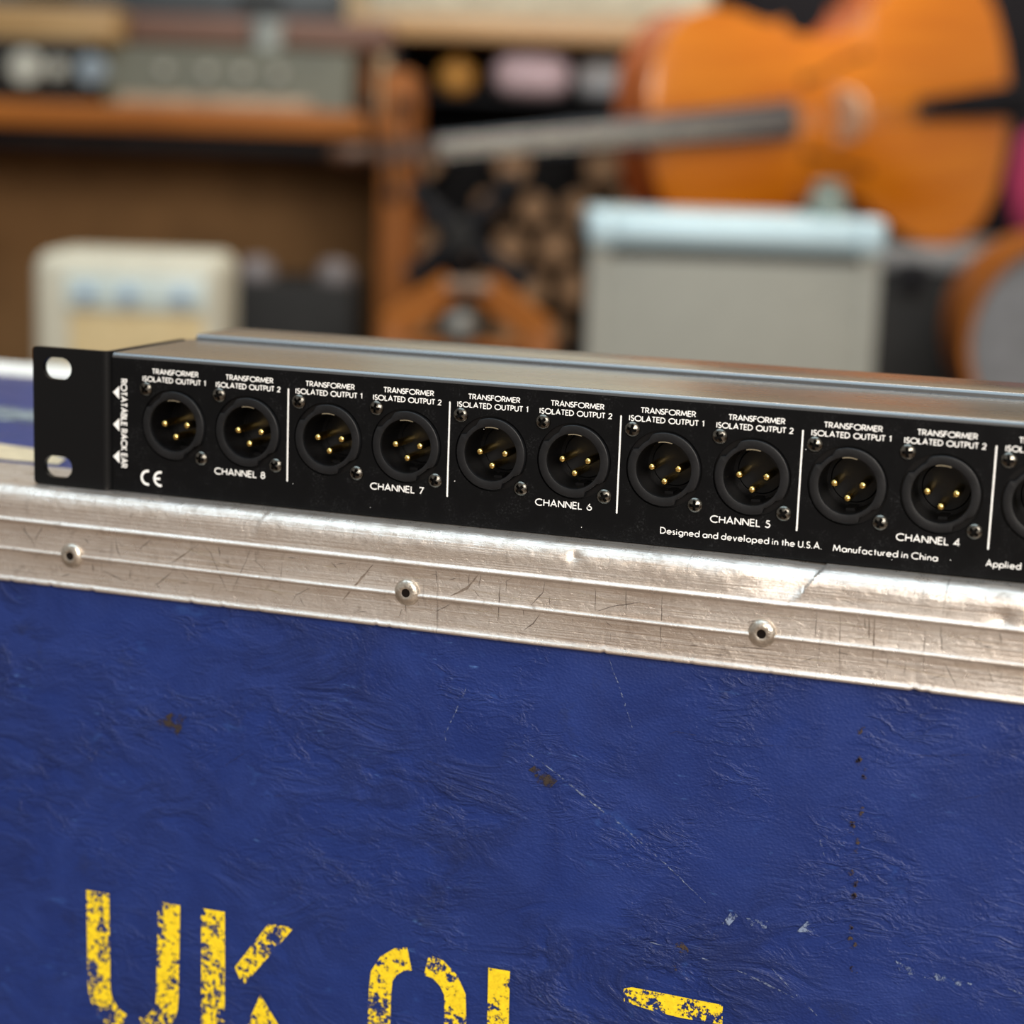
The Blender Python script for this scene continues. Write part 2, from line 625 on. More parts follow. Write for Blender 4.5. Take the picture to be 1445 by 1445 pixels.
PROF += bead(-10.7)
PROF += [(-10, -12), (-10, -15), (-10, -18.5)]
PROF += bead(-20.3)
PROF += [(-10, -22), (-10, -25), (-10, -28.8)]
PROF += [(-10.1, -29.4), (-10.7, -29.8), (-11, -30.3), (-10.7, -30.9), (-10, -31.2), (-8.3, -31.3)]


def sm(x):
    x = max(0., min(1., x))
    return x * x * (3 - 2 * x)


def dent(x, y, z):
    dy = dz = 0.
    if y < 0 and z > -12.5:
        g = sm((z + 12.5) / 6)
        # big creased dent: slopes in from the left, ends at a sharp diagonal crease
        xe = 166.4 + (z + 2.1) * .83
        if x < xe:
            dy += 2.1 * sm((x - xe + 24) / 24) * sm((z + 9.6) / 5)
            dz -= .5 * sm((x - xe + 16) / 16) * g
        else:
            dy -= .4 * math.exp(-(x - xe) / 3.) * sm((z + 9.6) / 5)
        xe2 = -5.0 + (z + 4) * .5
        if x < xe2:
            dy += .5 * sm((x - xe2 + 26) / 26) * sm((z + 9) / 5)
        r2 = (x - 96.2) ** 2 + (z + 3.6) ** 2 * 1.3
        dy += 1.0 * math.exp(-r2 / 2.6)
        r2 = ((x - 218) ** 2) * .3 + (z + 8) ** 2 * .5
        dy += .9 * math.exp(-r2 / 2.)
        e = sm((z + 9) / 3) * sm((-y) / 3)
        dy += e * (noise.fractal(Vector((x * .22, z * .5, 1.7)), .9, 2.2, 5) * .14)
        dy += e * noise.noise(Vector((x * .9, z * .9, 4.1))) * .06
        dz += e * (noise.fractal(Vector((x * .22, z * .5, 8.3)), .9, 2.2, 5) * .08)
    if z < -28.5:
        n = noise.noise(Vector((x * .35, 3.3, 0)))
        if n > .4:
            dz += (n - .4) * 1.6
            dy += (n - .4) * .8
    dy += noise.noise(Vector((x * .03, z * .1, 0))) * .12
    return y + dy, z + dz


m = MB()
xs = [CX0, -300, -200, -150] + [-115 + i * .6 for i in range(584)] + [260, 320, 420, 520, CX1]
m.grid([[Vector((x * mm, *[q * mm for q in dent(x, y, z)])) for (y, z) in PROF] for x in xs])
case_build(m, 'edge_extrusion', M['alu'], smooth=60, label='dented and scratched front aluminium edging')
# rear extrusion
m = MB()
m.grid([[Vector((x * mm, y * mm, z * mm)) for (y, z) in [(238, -2), (238, .4), (240, .8), (CY1 - 6, .8)] + [(CY1 - 6 + 6 * math.sin(rad(t)), -5.2 + 6 * math.cos(rad(t))) for t in range(0, 100, 15)] + [(CY1, -31)]] for x in (CX0, CX1)])
M['alu_pale'] = simple('dull_pale_aluminium', (.80, .79, .74), .5, .15, .08, 40)
case_build(m, 'edge_extrusion', M['alu_pale'], label='smooth rear aluminium edging')
# side and base edging, outside the frame but part of the case
for sx, xx in ((-1, CX0), (1, CX1)):
    m = MB()
    m.box((xx - 4) * mm, (xx + 4) * mm, -10.5 * mm, (CY1 + .5) * mm, -.031, .0012, .002)
    case_build(m, 'side_edging', M['alu'])
m = MB()
m.box(CX0 * mm, CX1 * mm, -10.5 * mm, CY1 * mm, -.56, -.53, .002)
case_build(m, 'base_edging', M['alu'])

# rivets
def rivet_mesh():
    m = MB()
    m.lathe([(4.05 * mm, -.3 * mm), (4.05 * mm, .25 * mm), (3.7 * mm, .8 * mm), (2.9 * mm, 1.35 * mm), (2.0 * mm, 1.55 * mm), (1.35 * mm, 1.4 * mm), (1.25 * mm, 1.0 * mm)], 32, ROTY)
    return m


first = None
for i, (x, rz) in enumerate([(-70.3, .3), (44.9, 1.2), (152.8, 2.2), (262, 0), (-180, 1), (-290, 2), (372, 1.4), (480, 2.2), (590, .2)]):
    if first is None:
        first = rivet_mesh().build('rivet', M['rivet'], case)
        b = MB()
        b.lathe([(1.32 * mm, 1.22 * mm), (1.15 * mm, 1.12 * mm), (.01 * mm, 1.1 * mm)], 16, ROTY)  # shallow near-black disc: shade of the rivet hole put into the colour
        b.build('rivet_bore_shade', M['rivet_dark'], first, smooth=0)
        o = first
    else:
        o = copy_tree(first, case)
    o.location = Vector((x * mm, -10.1 * mm, (-19.6 if x != -70.3 else -20.2) * mm)) + OFF
    o.rotation_euler = (0, rz, 0)


# scratches on the edging face (flat strips a hair proud)
def marks(lines, y, name, mat, w0, w1=None, taper=True, label=None, clipz=True, kind='stuff'):
    m = MB()
    for ln in lines:
        # subdivide and jitter
        pts = []
        for i in range(len(ln) - 1):
            (xa, za), (xb, zb) = ln[i], ln[i + 1]
            n = max(1, int(math.hypot(xb - xa, zb - za) / 1.2))
            for k in range(n):
                t = k / n
                pts.append((xa + (xb - xa) * t + random.uniform(-.12, .12), za + (zb - za) * t + random.uniform(-.12, .12)))
        pts.append(ln[-1])
        n = len(pts)
        wd = random.uniform(w0, w1 or w0)
        L, R_ = [], []
        for i, p in enumerate(pts):
            a_, b_ = pts[max(i - 1, 0)], pts[min(i + 1, n - 1)]
            d = Vector((b_[0] - a_[0], b_[1] - a_[1]))
            d = d.normalized() if d.length else Vector((1, 0))
            t = i / max(1, n - 1)
            q = wd / 2 * ((.25 + .75 * math.sin(PI * min(1, max(0, t)))) if taper else 1) * random.uniform(.7, 1.2)
            L.append(m.bm.verts.new((((p[0] - d.y * q) * mm, y(p[1]) * mm, (p[1] + d.x * q) * mm))))
            R_.append(m.bm.verts.new((((p[0] + d.y * q) * mm, y(p[1]) * mm, (p[1] - d.x * q) * mm))))
        for i in range(n - 1):
            m.bm.faces.new((L[i], R_[i], R_[i + 1], L[i + 1]))
    o = case_build(m, name, mat, smooth=0, normals=False)
    if kind:
        o['kind'] = kind
    if label:
        o['label'] = label
    return o


def face_y(z):
    for zc in (-10.7, -20.3):
        if abs(z - zc) < 1.0:
            return -11.1
    return -10.16


DARK = [
    [(-25.1, -11.9), (-31.3, -16.7), (-35.4, -19.2)], [(-34.6, -22.0), (-38.7, -25.4), (-40.8, -26.8)],
    [(-23.5, -11.9), (-21.0, -14.2), (-15.3, -25.9)], [(-7.3, -11.9), (-8.9, -15.9), (-13.6, -26.1)],
    [(-54.7, -13.1), (-53.8, -16.8), (-52.6, -19.1)], [(-59.0, -24.2), (-51.3, -26.4)], [(-89.5, -11.9), (-85.2, -16.5), (-83.9, -19.2)],
    [(-81.2, -11.9), (-83.9, -16.8)], [(-5.7, -11.9), (-5.3, -15.5), (-1.2, -18.8)], [(3.5, -14.6), (2.8, -22.8)],
    [(13.1, -21.7), (8.4, -24.4), (6.9, -26.8)], [(-42.1, -12.2), (-46.3, -16.0)], [(-18.2, -12), (-17.8, -15.3)],
    [(58.8, -21.6), (53.7, -24.9)], [(68.2, -11.8), (67.6, -15.5)], [(54.0, -11.8), (54.2, -15.8)], [(61.1, -11.8), (61.5, -14.0)],
    [(71.1, -11.8), (71.6, -13.3)], [(77.8, -11.8), (76.0, -12.8), (76.1, -16.3)], [(87.9, -11.8), (87.4, -15.1), (83.9, -19.2)],
    [(86.9, -21.7), (84.8, -24.6), (82.0, -27.1)], [(103.3, -11.8), (103.7, -18.9)], [(123.3, -11.8), (123.6, -27.4)],
    [(112.5, -11.8), (112.8, -17.2)], [(117.3, -14.6), (108.2, -17.0), (104.0, -18.9)], [(65.4, -16.1), (68.5, -19.1)],
    [(74.2, -13.7), (73.9, -25.8)], [(91.5, -17.8), (89.7, -19.2)], [(167.7, -11.8), (167.8, -19.1)], [(174.3, -11.8), (175.2, -27.8)],
    [(197.7, -13.3), (198.1, -25.3)], [(201.7, -11.8), (202.8, -19.2)], [(203.8, -22.6), (207.0, -28.0)], [(206.5, -15.6), (206.2, -17.3)],
    [(178.7, -11.8), (179.5, -13.3)], [(175.1, -7.6), (179.8, -8.9)], [(215.1, -22), (217.2, -27.0)], [(217.5, -11.9), (218.1, -14.9)],
    [(150.1, -14.2), (150.5, -15.2)], [(152.1, -13.8), (152.5, -14.8)], [(144, -24.6), (156, -24.0)]]
for i in range(95):
    x = random.uniform(-95, 222)
    z = random.choice((random.uniform(-19, -12), random.uniform(-28, -22)))
    t = random.choice((random.gauss(PI / 2, .25), random.gauss(.1, .2), random.gauss(2.2, .4)))
    ln = random.uniform(1, 3.6)
    DARK.append([(x, z), (x + ln * math.cos(t), max(-28.5, min(-11.8, z + ln * math.sin(t))))])
marks(DARK, lambda z: -10.16, 'scratch_marks', M['alu_mark'], .10, .30)
marks([[(33.6, -12.3), (29.1, -17.8), (23.8, -24.4)], [(67.5, -11.7), (63.9, -16.2), (58.8, -19.2)], [(182.2, -11.8), (182.7, -17.7)], [(183.9, -11.8), (184.2, -24.3)], [(-28, -14), (-33.5, -18.2)], [(180.9, -12), (181.5, -15)]],
      lambda z: -10.17, 'wide_scratch_marks', simple('grey_brown_rub', (.24, .195, .16), .5, .4, .5, 500), .35, .7)
LIGHT = [[(-34.6, -11.9), (-23.9, -15.2), (-11.0, -19.2)], [(-28.8, -21.9), (-17.7, -25.8)], [(-8.5, -15.5), (-0.5, -13.6), (13.8, -13.2)],
         [(-5.2, -21.9), (6.9, -26.5)], [(88, -12.4), (112, -15.8)], [(60, -16.5), (92, -18.5)], [(168, -13.5), (181, -14.6)], [(186, -24), (212, -27)], [(190, -12.6), (222, -16)]]
for i in range(26):
    x = random.uniform(-95, 222)
    z = random.choice((random.uniform(-19, -12), random.uniform(-28, -22)))
    LIGHT.append([(x, z), (x + random.uniform(3, 14), max(-28.5, min(-11.8, z + random.uniform(-.7, .7))))])
marks(LIGHT, lambda z: -10.18, 'bright_scratch_marks', M['alu_light'], .06, .16)

# marks on the vinyl
VY = lambda z: -9.15
marks([[(79.7, -62.0), (92.2, -68.9), (105.9, -77.7), (114.9, -83.2), (128.4, -92.7), (140.7, -102.5)],
       [(108.2, -33.0), (111.8, -41.2), (116.1, -52.5)], [(136.2, -119.1), (142.7, -120.2)], [(150.8, -121.5), (159.9, -124.3), (168.5, -127.2)],
       [(161.2, -119.1), (167.3, -124.6)], [(168.9, -126.0), (175.5, -131.4)], [(172.2, -76.6), (174.4, -82.7)],
       [(227.7, -113.2), (231.7, -114.2)], [(124.2, -117.5), (128.6, -117.9)], [(-5, -60), (-8, -63)], [(64.4, -46.6), (57.7, -63.4)], [(57.7, -61.4), (58.2, -64.4)]],
      VY, 'pale_scratches', M['scrape'], .35, .6)
marks([[(116.9, -58.3), (129.4, -51.8), (145.3, -53.3), (169.8, -51.3)], [(207.2, -61.8), (224.0, -55.8)], [(132.0, -79.5), (143.5, -77.2)],
       [(192.6, -50.0), (203.3, -49.0), (215.7, -46.7)], [(9.4, -58.3), (1.1, -66.5), (-6.2, -72.6)], [(30.7, -51.9), (15.4, -59.5)],
       [(-51.5, -80.0), (-37.4, -85.1)], [(-26.0, -90.0), (-16.0, -82.7), (-6.2, -75.5)], [(-4.8, -91.6), (20.7, -86.1)],
       [(41.9, -77.9), (48.9, -78.6), (61.5, -76.0)], [(51.0, -71.0), (60.3, -73.6)]],
      VY, 'crease_shade_strips', M['crease'], .3, .6)  # flat strips: shade of the vinyl folds put into the colour


def decal(polys, name, mat, y=-9.2, label=None, thick=False):
    m = MB()
    for p in polys:
        m.poly([Vector((x * mm, y * mm, z * mm)) for x, z in p])
    return case_build(m, name, mat, smooth=0, normals=False, label=label)


for pl in [[(196.5, -110.6), (202.1, -112.3), (210.1, -112.5), (218.1, -113.7), (217.2, -115.1), (209.2, -114.4), (198.3, -114.3)],
       [(153.0, -105.1), (159.3, -105.1), (159.1, -107.4), (154.7, -107.6)], [(167.7, -107.0), (171.1, -102.6), (173.3, -106.0)],
       [(145.8, -108.6), (148.2, -104.3), (151.8, -103.1), (150.4, -105.2), (147.9, -108.7)]]:
    decal([pl], 'scuff_mark', M['scuff'])
decal([[(-40.6, -71.5), (-34.9, -67.8), (-29.9, -68.3), (-30.5, -71.3), (-33.0, -75.1), (-36.2, -72.6), (-39.3, -72.5)]], 'stain', M['stain'])
decal([[(86.8, -71.0), (90.1, -69.7), (94.0, -71.9), (91.9, -74.5), (87.4, -73.4)], [(84.8, -69.9), (86.8, -68.2), (88.8, -69.5), (87, -70.6)]], 'stain', M['stain'])
decal([[(131.2, -116.6), (134.4, -115.7), (137.2, -118.4), (134.1, -119.8)], [(131.6, -123.9), (133.7, -123.2), (134.6, -125.0), (132.4, -125.1)]], 'stain', M['rust'])
dots = []
DL = [(182.3, -44.1), (182.4, -51.9), (183.5, -55.9), (183.4, -66.9), (182.1, -72.9), (182.9, -77.6), (182.3, -84.6), (183.3, -89.8), (184.0, -94.0), (183.5, -102.1), (184.2, -107.4), (184.6, -114.3)]
for i, (x, z) in enumerate(DL):
    for q in range(3):
        cx, cz = x + random.uniform(-.8, .8), z + random.uniform(-2.5, 1.2)
        r = random.uniform(.5, 1.3)
        dots.append([(cx + r * math.cos(t) * .7, cz + r * math.sin(t)) for t in (0, 1, 2, 3, 4, 5)])
o = decal(dots, 'rusty_dots', M['rust'])
o['kind'] = 'stuff'


# stencilled letters, with the bridges of the stencil left open and the paint worn
def ribbon(cl, hw):
    """centre line -> polygon outline"""
    L, R_ = [], []
    for i, p in enumerate(cl):
        a_, b_ = cl[max(i - 1, 0)], cl[min(i + 1, len(cl) - 1)]
        d = Vector((b_[0] - a_[0], b_[1] - a_[1])).normalized()
        L.append((p[0] - d.y * hw, p[1] + d.x * hw))
        R_.append((p[0] + d.y * hw, p[1] - d.x * hw))
    return L, R_


def stencil(strokes, polys, label):
    m = MB()
    for cl, hw in strokes:
        L, R_ = ribbon(cl, hw)
        for i in range(len(cl) - 1):
            m.poly([Vector((x * mm, -9.3 * mm, z * mm)) for x, z in (L[i], R_[i], R_[i + 1], L[i + 1])])
    for p in polys:
        m.poly([Vector((x * mm, -9.3 * mm, z * mm)) for x, z in p])
    bmesh.ops.remove_doubles(m.bm, verts=m.bm.verts, dist=1e-6)
    return case_build(m, 'stencil_letter', M['yellow'], smooth=0, normals=False, label=label)


stencil([([(-62.2, -132.6), (-62.0, -150), (-61.9, -165)] + [(-49.3 - 12.6 * math.cos(rad(t)), -165 - 13.4 * math.sin(rad(t))) for t in range(12, 73, 12)], 4.3),
         ([(-35.8, -132.2), (-36.1, -150), (-36.3, -164)] + [(-48.9 + 12.6 * math.cos(rad(t)), -165 - 13.4 * math.sin(rad(t))) for t in range(12, 73, 12)], 4.1)], [], 'worn yellow stencilled U')
stencil([([(-19.9, -131.8), (-19.7, -150), (-19.7, -170), (-19.7, -181)], 4.3)],
        [[(.1, -132.8), (8.7, -133.1), (-9.1, -156.1), (-11.9, -150.0)], [(-2.8, -157.8), (3.6, -166.5), (9, -181), (-1, -181), (-7.1, -168.6)]], 'worn yellow stencilled K')
stencil([([(48.4, -136.4), (45, -137.2), (41.4, -140.0), (39.2, -143.8), (38.7, -150), (38.7, -165)] + [(51 - 12.3 * math.cos(rad(t)), -165 - 13.4 * math.sin(rad(t))) for t in range(12, 75, 12)], 3.8),
         ([(54.1, -137.4), (58, -138.2), (61.6, -141.3), (63.8, -145.5), (64.1, -152), (64.1, -165)] + [(51.5 + 12.3 * math.cos(rad(t)), -165 - 13.4 * math.sin(rad(t))) for t in range(12, 75, 12)], 3.6)], [], 'worn yellow stencilled O')
stencil([([(77.9, -134.6), (78.1, -150), (78.2, -181)], 3.5)], [], 'worn yellow stencilled upright stroke')
stencil([], [[(117.3, -133.6), (120.0, -132.7), (147.7, -133.2), (147.9, -139.4), (135.2, -139.6), (126.4, -139.0), (117.7, -137.7)]], 'worn yellow stencilled short bar')

# worn bands on the blue lid at the left
def lid_decal(polys, name, mat):
    m = MB()
    for p in polys:
        m.poly([Vector((x * mm, y * mm, -.3 * mm)) for x, y in p])
    return case_build(m, name, mat, smooth=0, normals=False)


lid_decal([[(-420, 48), (-160, 34), (-104, 36), (-108, 47), (-128, 60), (-150, 64), (-172, 50), (-200, 62), (-420, 70)]], 'worn_tan_patch', M['tan'])
lid_decal([[(-420, 118), (-60, 112), (-60, 142), (-420, 150)]], 'worn_grey_band', M['greywear'])

# ------------------------------------------------------------------ rack unit
unit = empty('rack_splitter_unit', 'black one-space rack audio splitter with rows of three-pin sockets, lying on the blue flight case', 'audio unit', (.15, .045, 0))
UO = Vector((-.15, -.045, 0))
UX0, UX1 = -61.4, 376.0


def ub(m, name, mat, parent=None, **kw):
    for v in m.bm.verts:
        v.co += UO
    return m.build(name, mat, parent or unit, **kw)


PITCH = 52.956
SOCK = [(k * PITCH + dx) for k in range(-1, 7) for dx in (13.5, 39.25)]
# rear panel with round cut-outs
m = MB()
edges = []


def loop(pts):
    vs = [m.bm.verts.new(p) for p in pts]
    return [m.bm.edges.new((vs[i], vs[(i + 1) % len(vs)])) for i in range(len(vs))], vs


e, _ = loop([Vector((x * mm, 0, z * mm)) for x, z in ((UX0, .9), (UX1, .9), (UX1, 42.9), (UX0, 42.9))])
edges += e
walls = []
for sx in SOCK:
    e, vs = loop([Vector(((sx + 11.35 * math.cos(t)) * mm, 0, (22.8 + 11.35 * math.sin(t)) * mm)) for t in [2 * PI * k / 48 for k in range(48)]])
    edges += e
    walls.append(vs)
bmesh.ops.triangle_fill(m.bm, edges=edges, use_beauty=True)
for vs in walls:
    back = [m.bm.verts.new(v.co + Vector((0, 1.2 * mm, 0))) for v in vs]
    for i in range(len(vs)):
        j = (i + 1) % len(vs)
        m.bm.faces.new((vs[i], vs[j], back[j], back[i]))
ub(m, 'connector_panel', M['panel'], smooth=20)
# folded cover: rounded front edges top and bottom
pr = [(86, .1), (2, .1)] + [(.8 - .8 * math.sin(rad(t)), .9 - .8 * math.cos(rad(t))) for t in range(0, 91, 15)]
m = MB()
m.grid([[Vector((x * mm, y * mm, z * mm)) for y, z in pr] for x in (UX0, UX1)])
ub(m, 'bottom_cover', M['panel'], smooth=60)
pr = [(1.6 - 1.6 * math.sin(rad(t)), 42.8 + 1.6 * math.cos(rad(t))) for t in range(90, -1, -10)] + [(20, 44.4), (51.2, 44.4), (51.4, 43.2), (52.4, 43.2)]
m = MB()
m.grid([[Vector((x * mm, y * mm, z * mm)) for y, z in pr] for x in (UX0, UX1)])
ub(m, 'top_cover', M['cover'], smooth=60)
m = MB()
m.grid([[Vector((x * mm, y * mm, z * mm)) for y, z in [(52.4, 42), (52.4, 45.0), (53.2, 45.9), (54.2, 46.1), (82, 46.1), (84.5, 45.5), (86, 43.5), (86, .1)]] for x in (UX0 + 1.5, UX1 - 1.5)])
ub(m, 'raised_lid', M['cover'], smooth=60)
for x in (UX0, UX1):
    m = MB()
    m.prism([(0, 0)] * 0 or [(1.8, .2), (86, .2), (86, 44.2), (1.8, 44.2)], 0, 1)
    for v in m.bm.verts:
        yy = v.co.x
        v.co = Vector(((x + (.8 if x < 0 else -.8) * v.co.y) * mm, yy * mm, v.co.z * mm))
    ub(m, 'side_panel', M['steel'], smooth=0)
# raised lid end cheeks
for x in (UX0 + 1.5, UX1 - 1.5):
    m = MB()
    m.poly([Vector((x * mm, y * mm, z * mm)) for y, z in [(52.4, 44), (52.4, 45.0), (53.2, 45.9), (54.2, 46.1), (82, 46.1), (84.5, 45.5), (85.5, 44)]])
    ub(m, 'lid_cheek', M['cover'], smooth=0, normals=False)

# rack ear with two slots
m = MB()


def slot(cx, cz, wd, ht, n=10):
    r = ht / 2
    out = [(cx + wd / 2 - r + r * math.cos(rad(-90 + 180 * k / n)), cz + r * math.sin(rad(-90 + 180 * k / n))) for k in range(n + 1)]
    out += [(cx - wd / 2 + r + r * math.cos(rad(90 + 180 * k / n)), cz + r * math.sin(rad(90 + 180 * k / n))) for k in range(n + 1)]
    return out


def ear_outline():
    x0, x1, z0, z1, r = -89.5, -64.2, .15, 44.7, 1.4
    pts = [(x1, z0), (x1, z1)]
    for cx, cz, a0 in ((x0 + r, z1 - r, 90), (x0 + r, z0 + r, 180)):
        pts += [(cx + r * math.cos(rad(a0 + 15 * k)), cz + r * math.sin(rad(a0 + 15 * k))) for k in range(7)]
    return pts


def plate(m, loops, y0, y1):
    es = []
    fl = []
    for lp in loops:
        vs = [m.bm.verts.new((x * mm, y0 * mm, z * mm)) for x, z in lp]
        es += [m.bm.edges.new((vs[i], vs[(i + 1) % len(vs)])) for i in range(len(vs))]
        fl.append(vs)
    r = bmesh.ops.triangle_fill(m.bm, edges=es, use_beauty=True)
    fs = [f for f in r['geom'] if isinstance(f, bmesh.types.BMFace)]
    g = bmesh.ops.extrude_face_region(m.bm, geom=fs)
    bmesh.ops.translate(m.bm, verts=[v for v in g['geom'] if isinstance(v, bmesh.types.BMVert)], vec=(0, (y1 - y0) * mm, 0))


plate(m, [ear_outline(), slot(-80.6, 38.1, 10.4, 7.0), slot(-80.6, 6.3, 10.4, 7.0)], -1.5, .5)
ear = ub(m, 'rack_ear', M['steel'], smooth=30, label='slotted rack ear bent at a right angle')
m = MB()
pts = [(-64.2, -1.5)] + [(-64.2 + 2.6 * math.sin(rad(t)), 1.1 - 2.6 * math.cos(rad(t))) for t in range(15, 91, 15)] + [(-61.6, 48), (-63.6, 48), (-63.6, 1.6), (-64.2, .5)]
n = len(pts)
A = [m.bm.verts.new((x * mm, y * mm, .15 * mm)) for x, y in pts]
B = [m.bm.verts.new((x * mm, y * mm, 44.7 * mm)) for x, y in pts]
m.bm.faces.new(A)
m.bm.faces.new(B)
for i in range(n):
    m.bm.faces.new((A[i], A[(i + 1) % n], B[(i + 1) % n], B[i]))
for v in m.bm.verts:
    v.co += UO
fl = m.build('bent_flange', M['steel'], ear, smooth=40)

# --- sockets
def notch(r, t):
    if r < 9:
        return r
    dgr = math.degrees(t) % 360
    for c in (131, 309):
        d = abs((dgr - c + 180) % 360 - 180)
        if d < 17:
            k = min(1, (17 - d) / 2.2)
            return r - k * (1.15 if r > 9.5 else .6)
    return r


SY = 22.8
m = MB()
pf = [(10.9, -2.0), (10.8, -1.15), (10.7, -.9), (10.7, .5), (10.6, .64), (10.4, .7), (8.4, .7), (8.24, .64), (8.16, .45), (8.15, -.2), (8.15, -1.2)]
m.lathe([(r * mm, h * mm) for r, h in pf], 72, ROTY, rfun=lambda r, t: notch(r * 1000, t) * mm if r > .0095 and r < .012 else r)
sock = m.build('xlr_socket', M['ring'], unit, smooth=40)
m = MB()
m.lathe([(8.14 * mm, -.6 * mm), (8.1 * mm, -13.5 * mm), (7.0 * mm, -13.5 * mm), (6.6 * mm, -13.0 * mm), (.01 * mm, -13.0 * mm)], 40, ROTY)  # black plastic floor; bore wall blackened, recess shade put into its colour
m.lathe([(12.6 * mm, -1.25 * mm), (9.0 * mm, -1.3 * mm)], 40, ROTY)  # flange in the same black: shade of the ring gap put into colour
# key rib, upper right, and small block at the bottom of the bore
for ang, w_, d0 in ((38, 1.9, -.9), (-88, 1.3, -6.)):
    R_ = Matrix.Rotation(-rad(ang), 4, 'Y')
    m.box(7.35 * mm, 8.12 * mm, -d0 * mm, 13.5 * mm, -w_ * mm, w_ * mm, mat=R_)
m.build('socket_insert', M['insert'], sock, smooth=30)
for px, pz in ((-4.0, .2), (4.0, .2), (0, -3.8)):
    m = MB()
    m.lathe([(1.15 * mm, -13.2 * mm), (1.15 * mm, -1.6 * mm), (1.02 * mm, -1.1 * mm), (.7 * mm, -.75 * mm), (.3 * mm, -.6 * mm), (.01 * mm, -.58 * mm)], 20, ROTY @ Matrix.Translation((px * mm, pz * mm, 0)) if False else Matrix.Translation((px * mm, 0, pz * mm)) @ ROTY)
    m.build('contact_pin', M['gold'], sock, smooth=60)
m = MB()
rows = []
for k in range(13):
    t = rad(74 + 30 * k / 12)
    rows.append([Vector((r * mm * math.cos(t), y * mm, r * mm * math.sin(t))) for r, y in ((8.1, -.5), (7.86, -.5), (7.72, .1), (7.72, 3.5), (8.1, 3.5))])
m.grid(rows, closed_v=True)
m.build('latch_spring', M['latch'], sock, smooth=40)


# --- cross-head screw
def screw_mesh():
    m = MB()
    aw, al = .42, 1.42
    cross = [(aw, aw), (aw, al), (-aw, al), (-aw, aw), (-al, aw), (-al, -aw), (-aw, -aw), (-aw, -al), (aw, -al), (aw, -aw), (al, -aw), (al, aw)]
    n = 24
    circ = [(1.62 * math.cos(2 * PI * k / n), 1.62 * math.sin(2 * PI * k / n)) for k in range(n)]
    hgt = lambda r: -(1.25 - .16 * r * r)
    es, cv = [], None
    for lp in (cross, circ):
        vs = [m.bm.verts.new((x, 0, z)) for x, z in lp]
        es += [m.bm.edges.new((vs[i], vs[(i + 1) % len(vs)])) for i in range(len(vs))]
        if cv is None:
            cv = vs
    ov = vs
    bmesh.ops.triangle_fill(m.bm, edges=es, use_beauty=True)
    for v in m.bm.verts:
        v.co.y = hgt(math.hypot(v.co.x, v.co.z))
    # recess
    low = [m.bm.verts.new((v.co.x * .62, .7, v.co.z * .62)) for v in cv]
    for i in range(12):
        m.bm.faces.new((cv[i], cv[(i + 1) % 12], low[(i + 1) % 12], low[i]))
    m.bm.faces.new(low)
    prev = ov
    for r, y in ((1.95, -.62), (2.2, -.35), (2.3, 0), (2.3, .1)):
        cur = [m.bm.verts.new((r * math.cos(2 * PI * k / n), y, r * math.sin(2 * PI * k / n))) for k in range(n)]
        for i in range(n):
            m.bm.faces.new((prev[i], prev[(i + 1) % n], cur[(i + 1) % n], cur[i]))
        prev = cur
    for v in m.bm.verts:
        v.co *= mm
    return m


scr = screw_mesh().build('cross_head_screw', M['screw'], unit, smooth=22)
used = False
for i, sx in enumerate(SOCK):
    s = sock if i == 0 else copy_tree(sock, unit)
    s.location = Vector((sx * mm, 0, SY * mm)) + UO
    for q, (dx, dz) in enumerate(((-9.9, 10.9), (9.7, -9.6))):
        c = scr if not used else copy_tree(scr, unit)
        used = True
        c.location = Vector(((sx + dx) * mm, -.05 * mm, (SY + dz) * mm)) + UO
        c.rotation_euler = (random.uniform(-.05, .05), random.uniform(0, 1.5), random.uniform(-.05, .05))

# --- printing
def printed(fn, name, label=None):
    m = MB()
    fn(m)
    # make every stroke face the viewer
    for f in m.bm.faces:
        f.normal_update()
        if f.normal.y > 0:
            f.normal_flip()
    return ub(m, name, M['print'], smooth=0, normals=False, label=label)


for k in range(-1, 5):
    ch = 7 - k
    g = k * PITCH
    for q, dx in enumerate((13.5, 39.25)):
        c = g + dx
        if k == 4 and q == 1:
            continue
        printed(lambda m: text_strokes(m, 'TRANSFORMER', c - 7.8, c + 8.6, 38.55, 1.75, .29, FACE, .17), 'printed_text', 'TRANSFORMER in white capitals')
        printed(lambda m: text_strokes(m, 'ISOLATED OUTPUT ' + str(q + 1), c - 11.1, c + 11.1, 36.05, 1.75, .29, FACE, .19), 'printed_text', 'ISOLATED OUTPUT %d in white capitals' % (q + 1))
    if k < 4:
        printed(lambda m: text_strokes(m, 'CHANNEL %d' % ch, g + 27.8, g + 45.4, 8.6, 2.2, .33, FACE, .22), 'printed_text', 'CHANNEL %d in white capitals' % ch)
    x = (k + 1) * PITCH

    def sepf(m, x=x):
        pts = [(x + .26 * math.cos(rad(t)), (37.2 if t < 180 else 8.8) + .26 * math.sin(rad(t))) for t in range(0, 360, 20)]
        m.poly([FACE(*p) for p in pts])
    if k < 4:
        printed(sepf, 'separator_line')
printed(lambda m: text_strokes(m, 'Designed and developed in the U.S.A.', 119.2, 166.4, 3.9, 2.0, .27, FACE, .22, .3), 'printed_text', 'Designed and developed in the U.S.A. in white')
printed(lambda m: text_strokes(m, 'Manufactured in China', 169.4, 198.6, 3.8, 2.0, .27, FACE, .22, .3), 'printed_text', 'Manufactured in China in white')
printed(lambda m: text_strokes(m, 'Applied', 211.5, 221.0, 3.8, 2.0, .27, FACE, .22), 'printed_text', 'Applied in white')


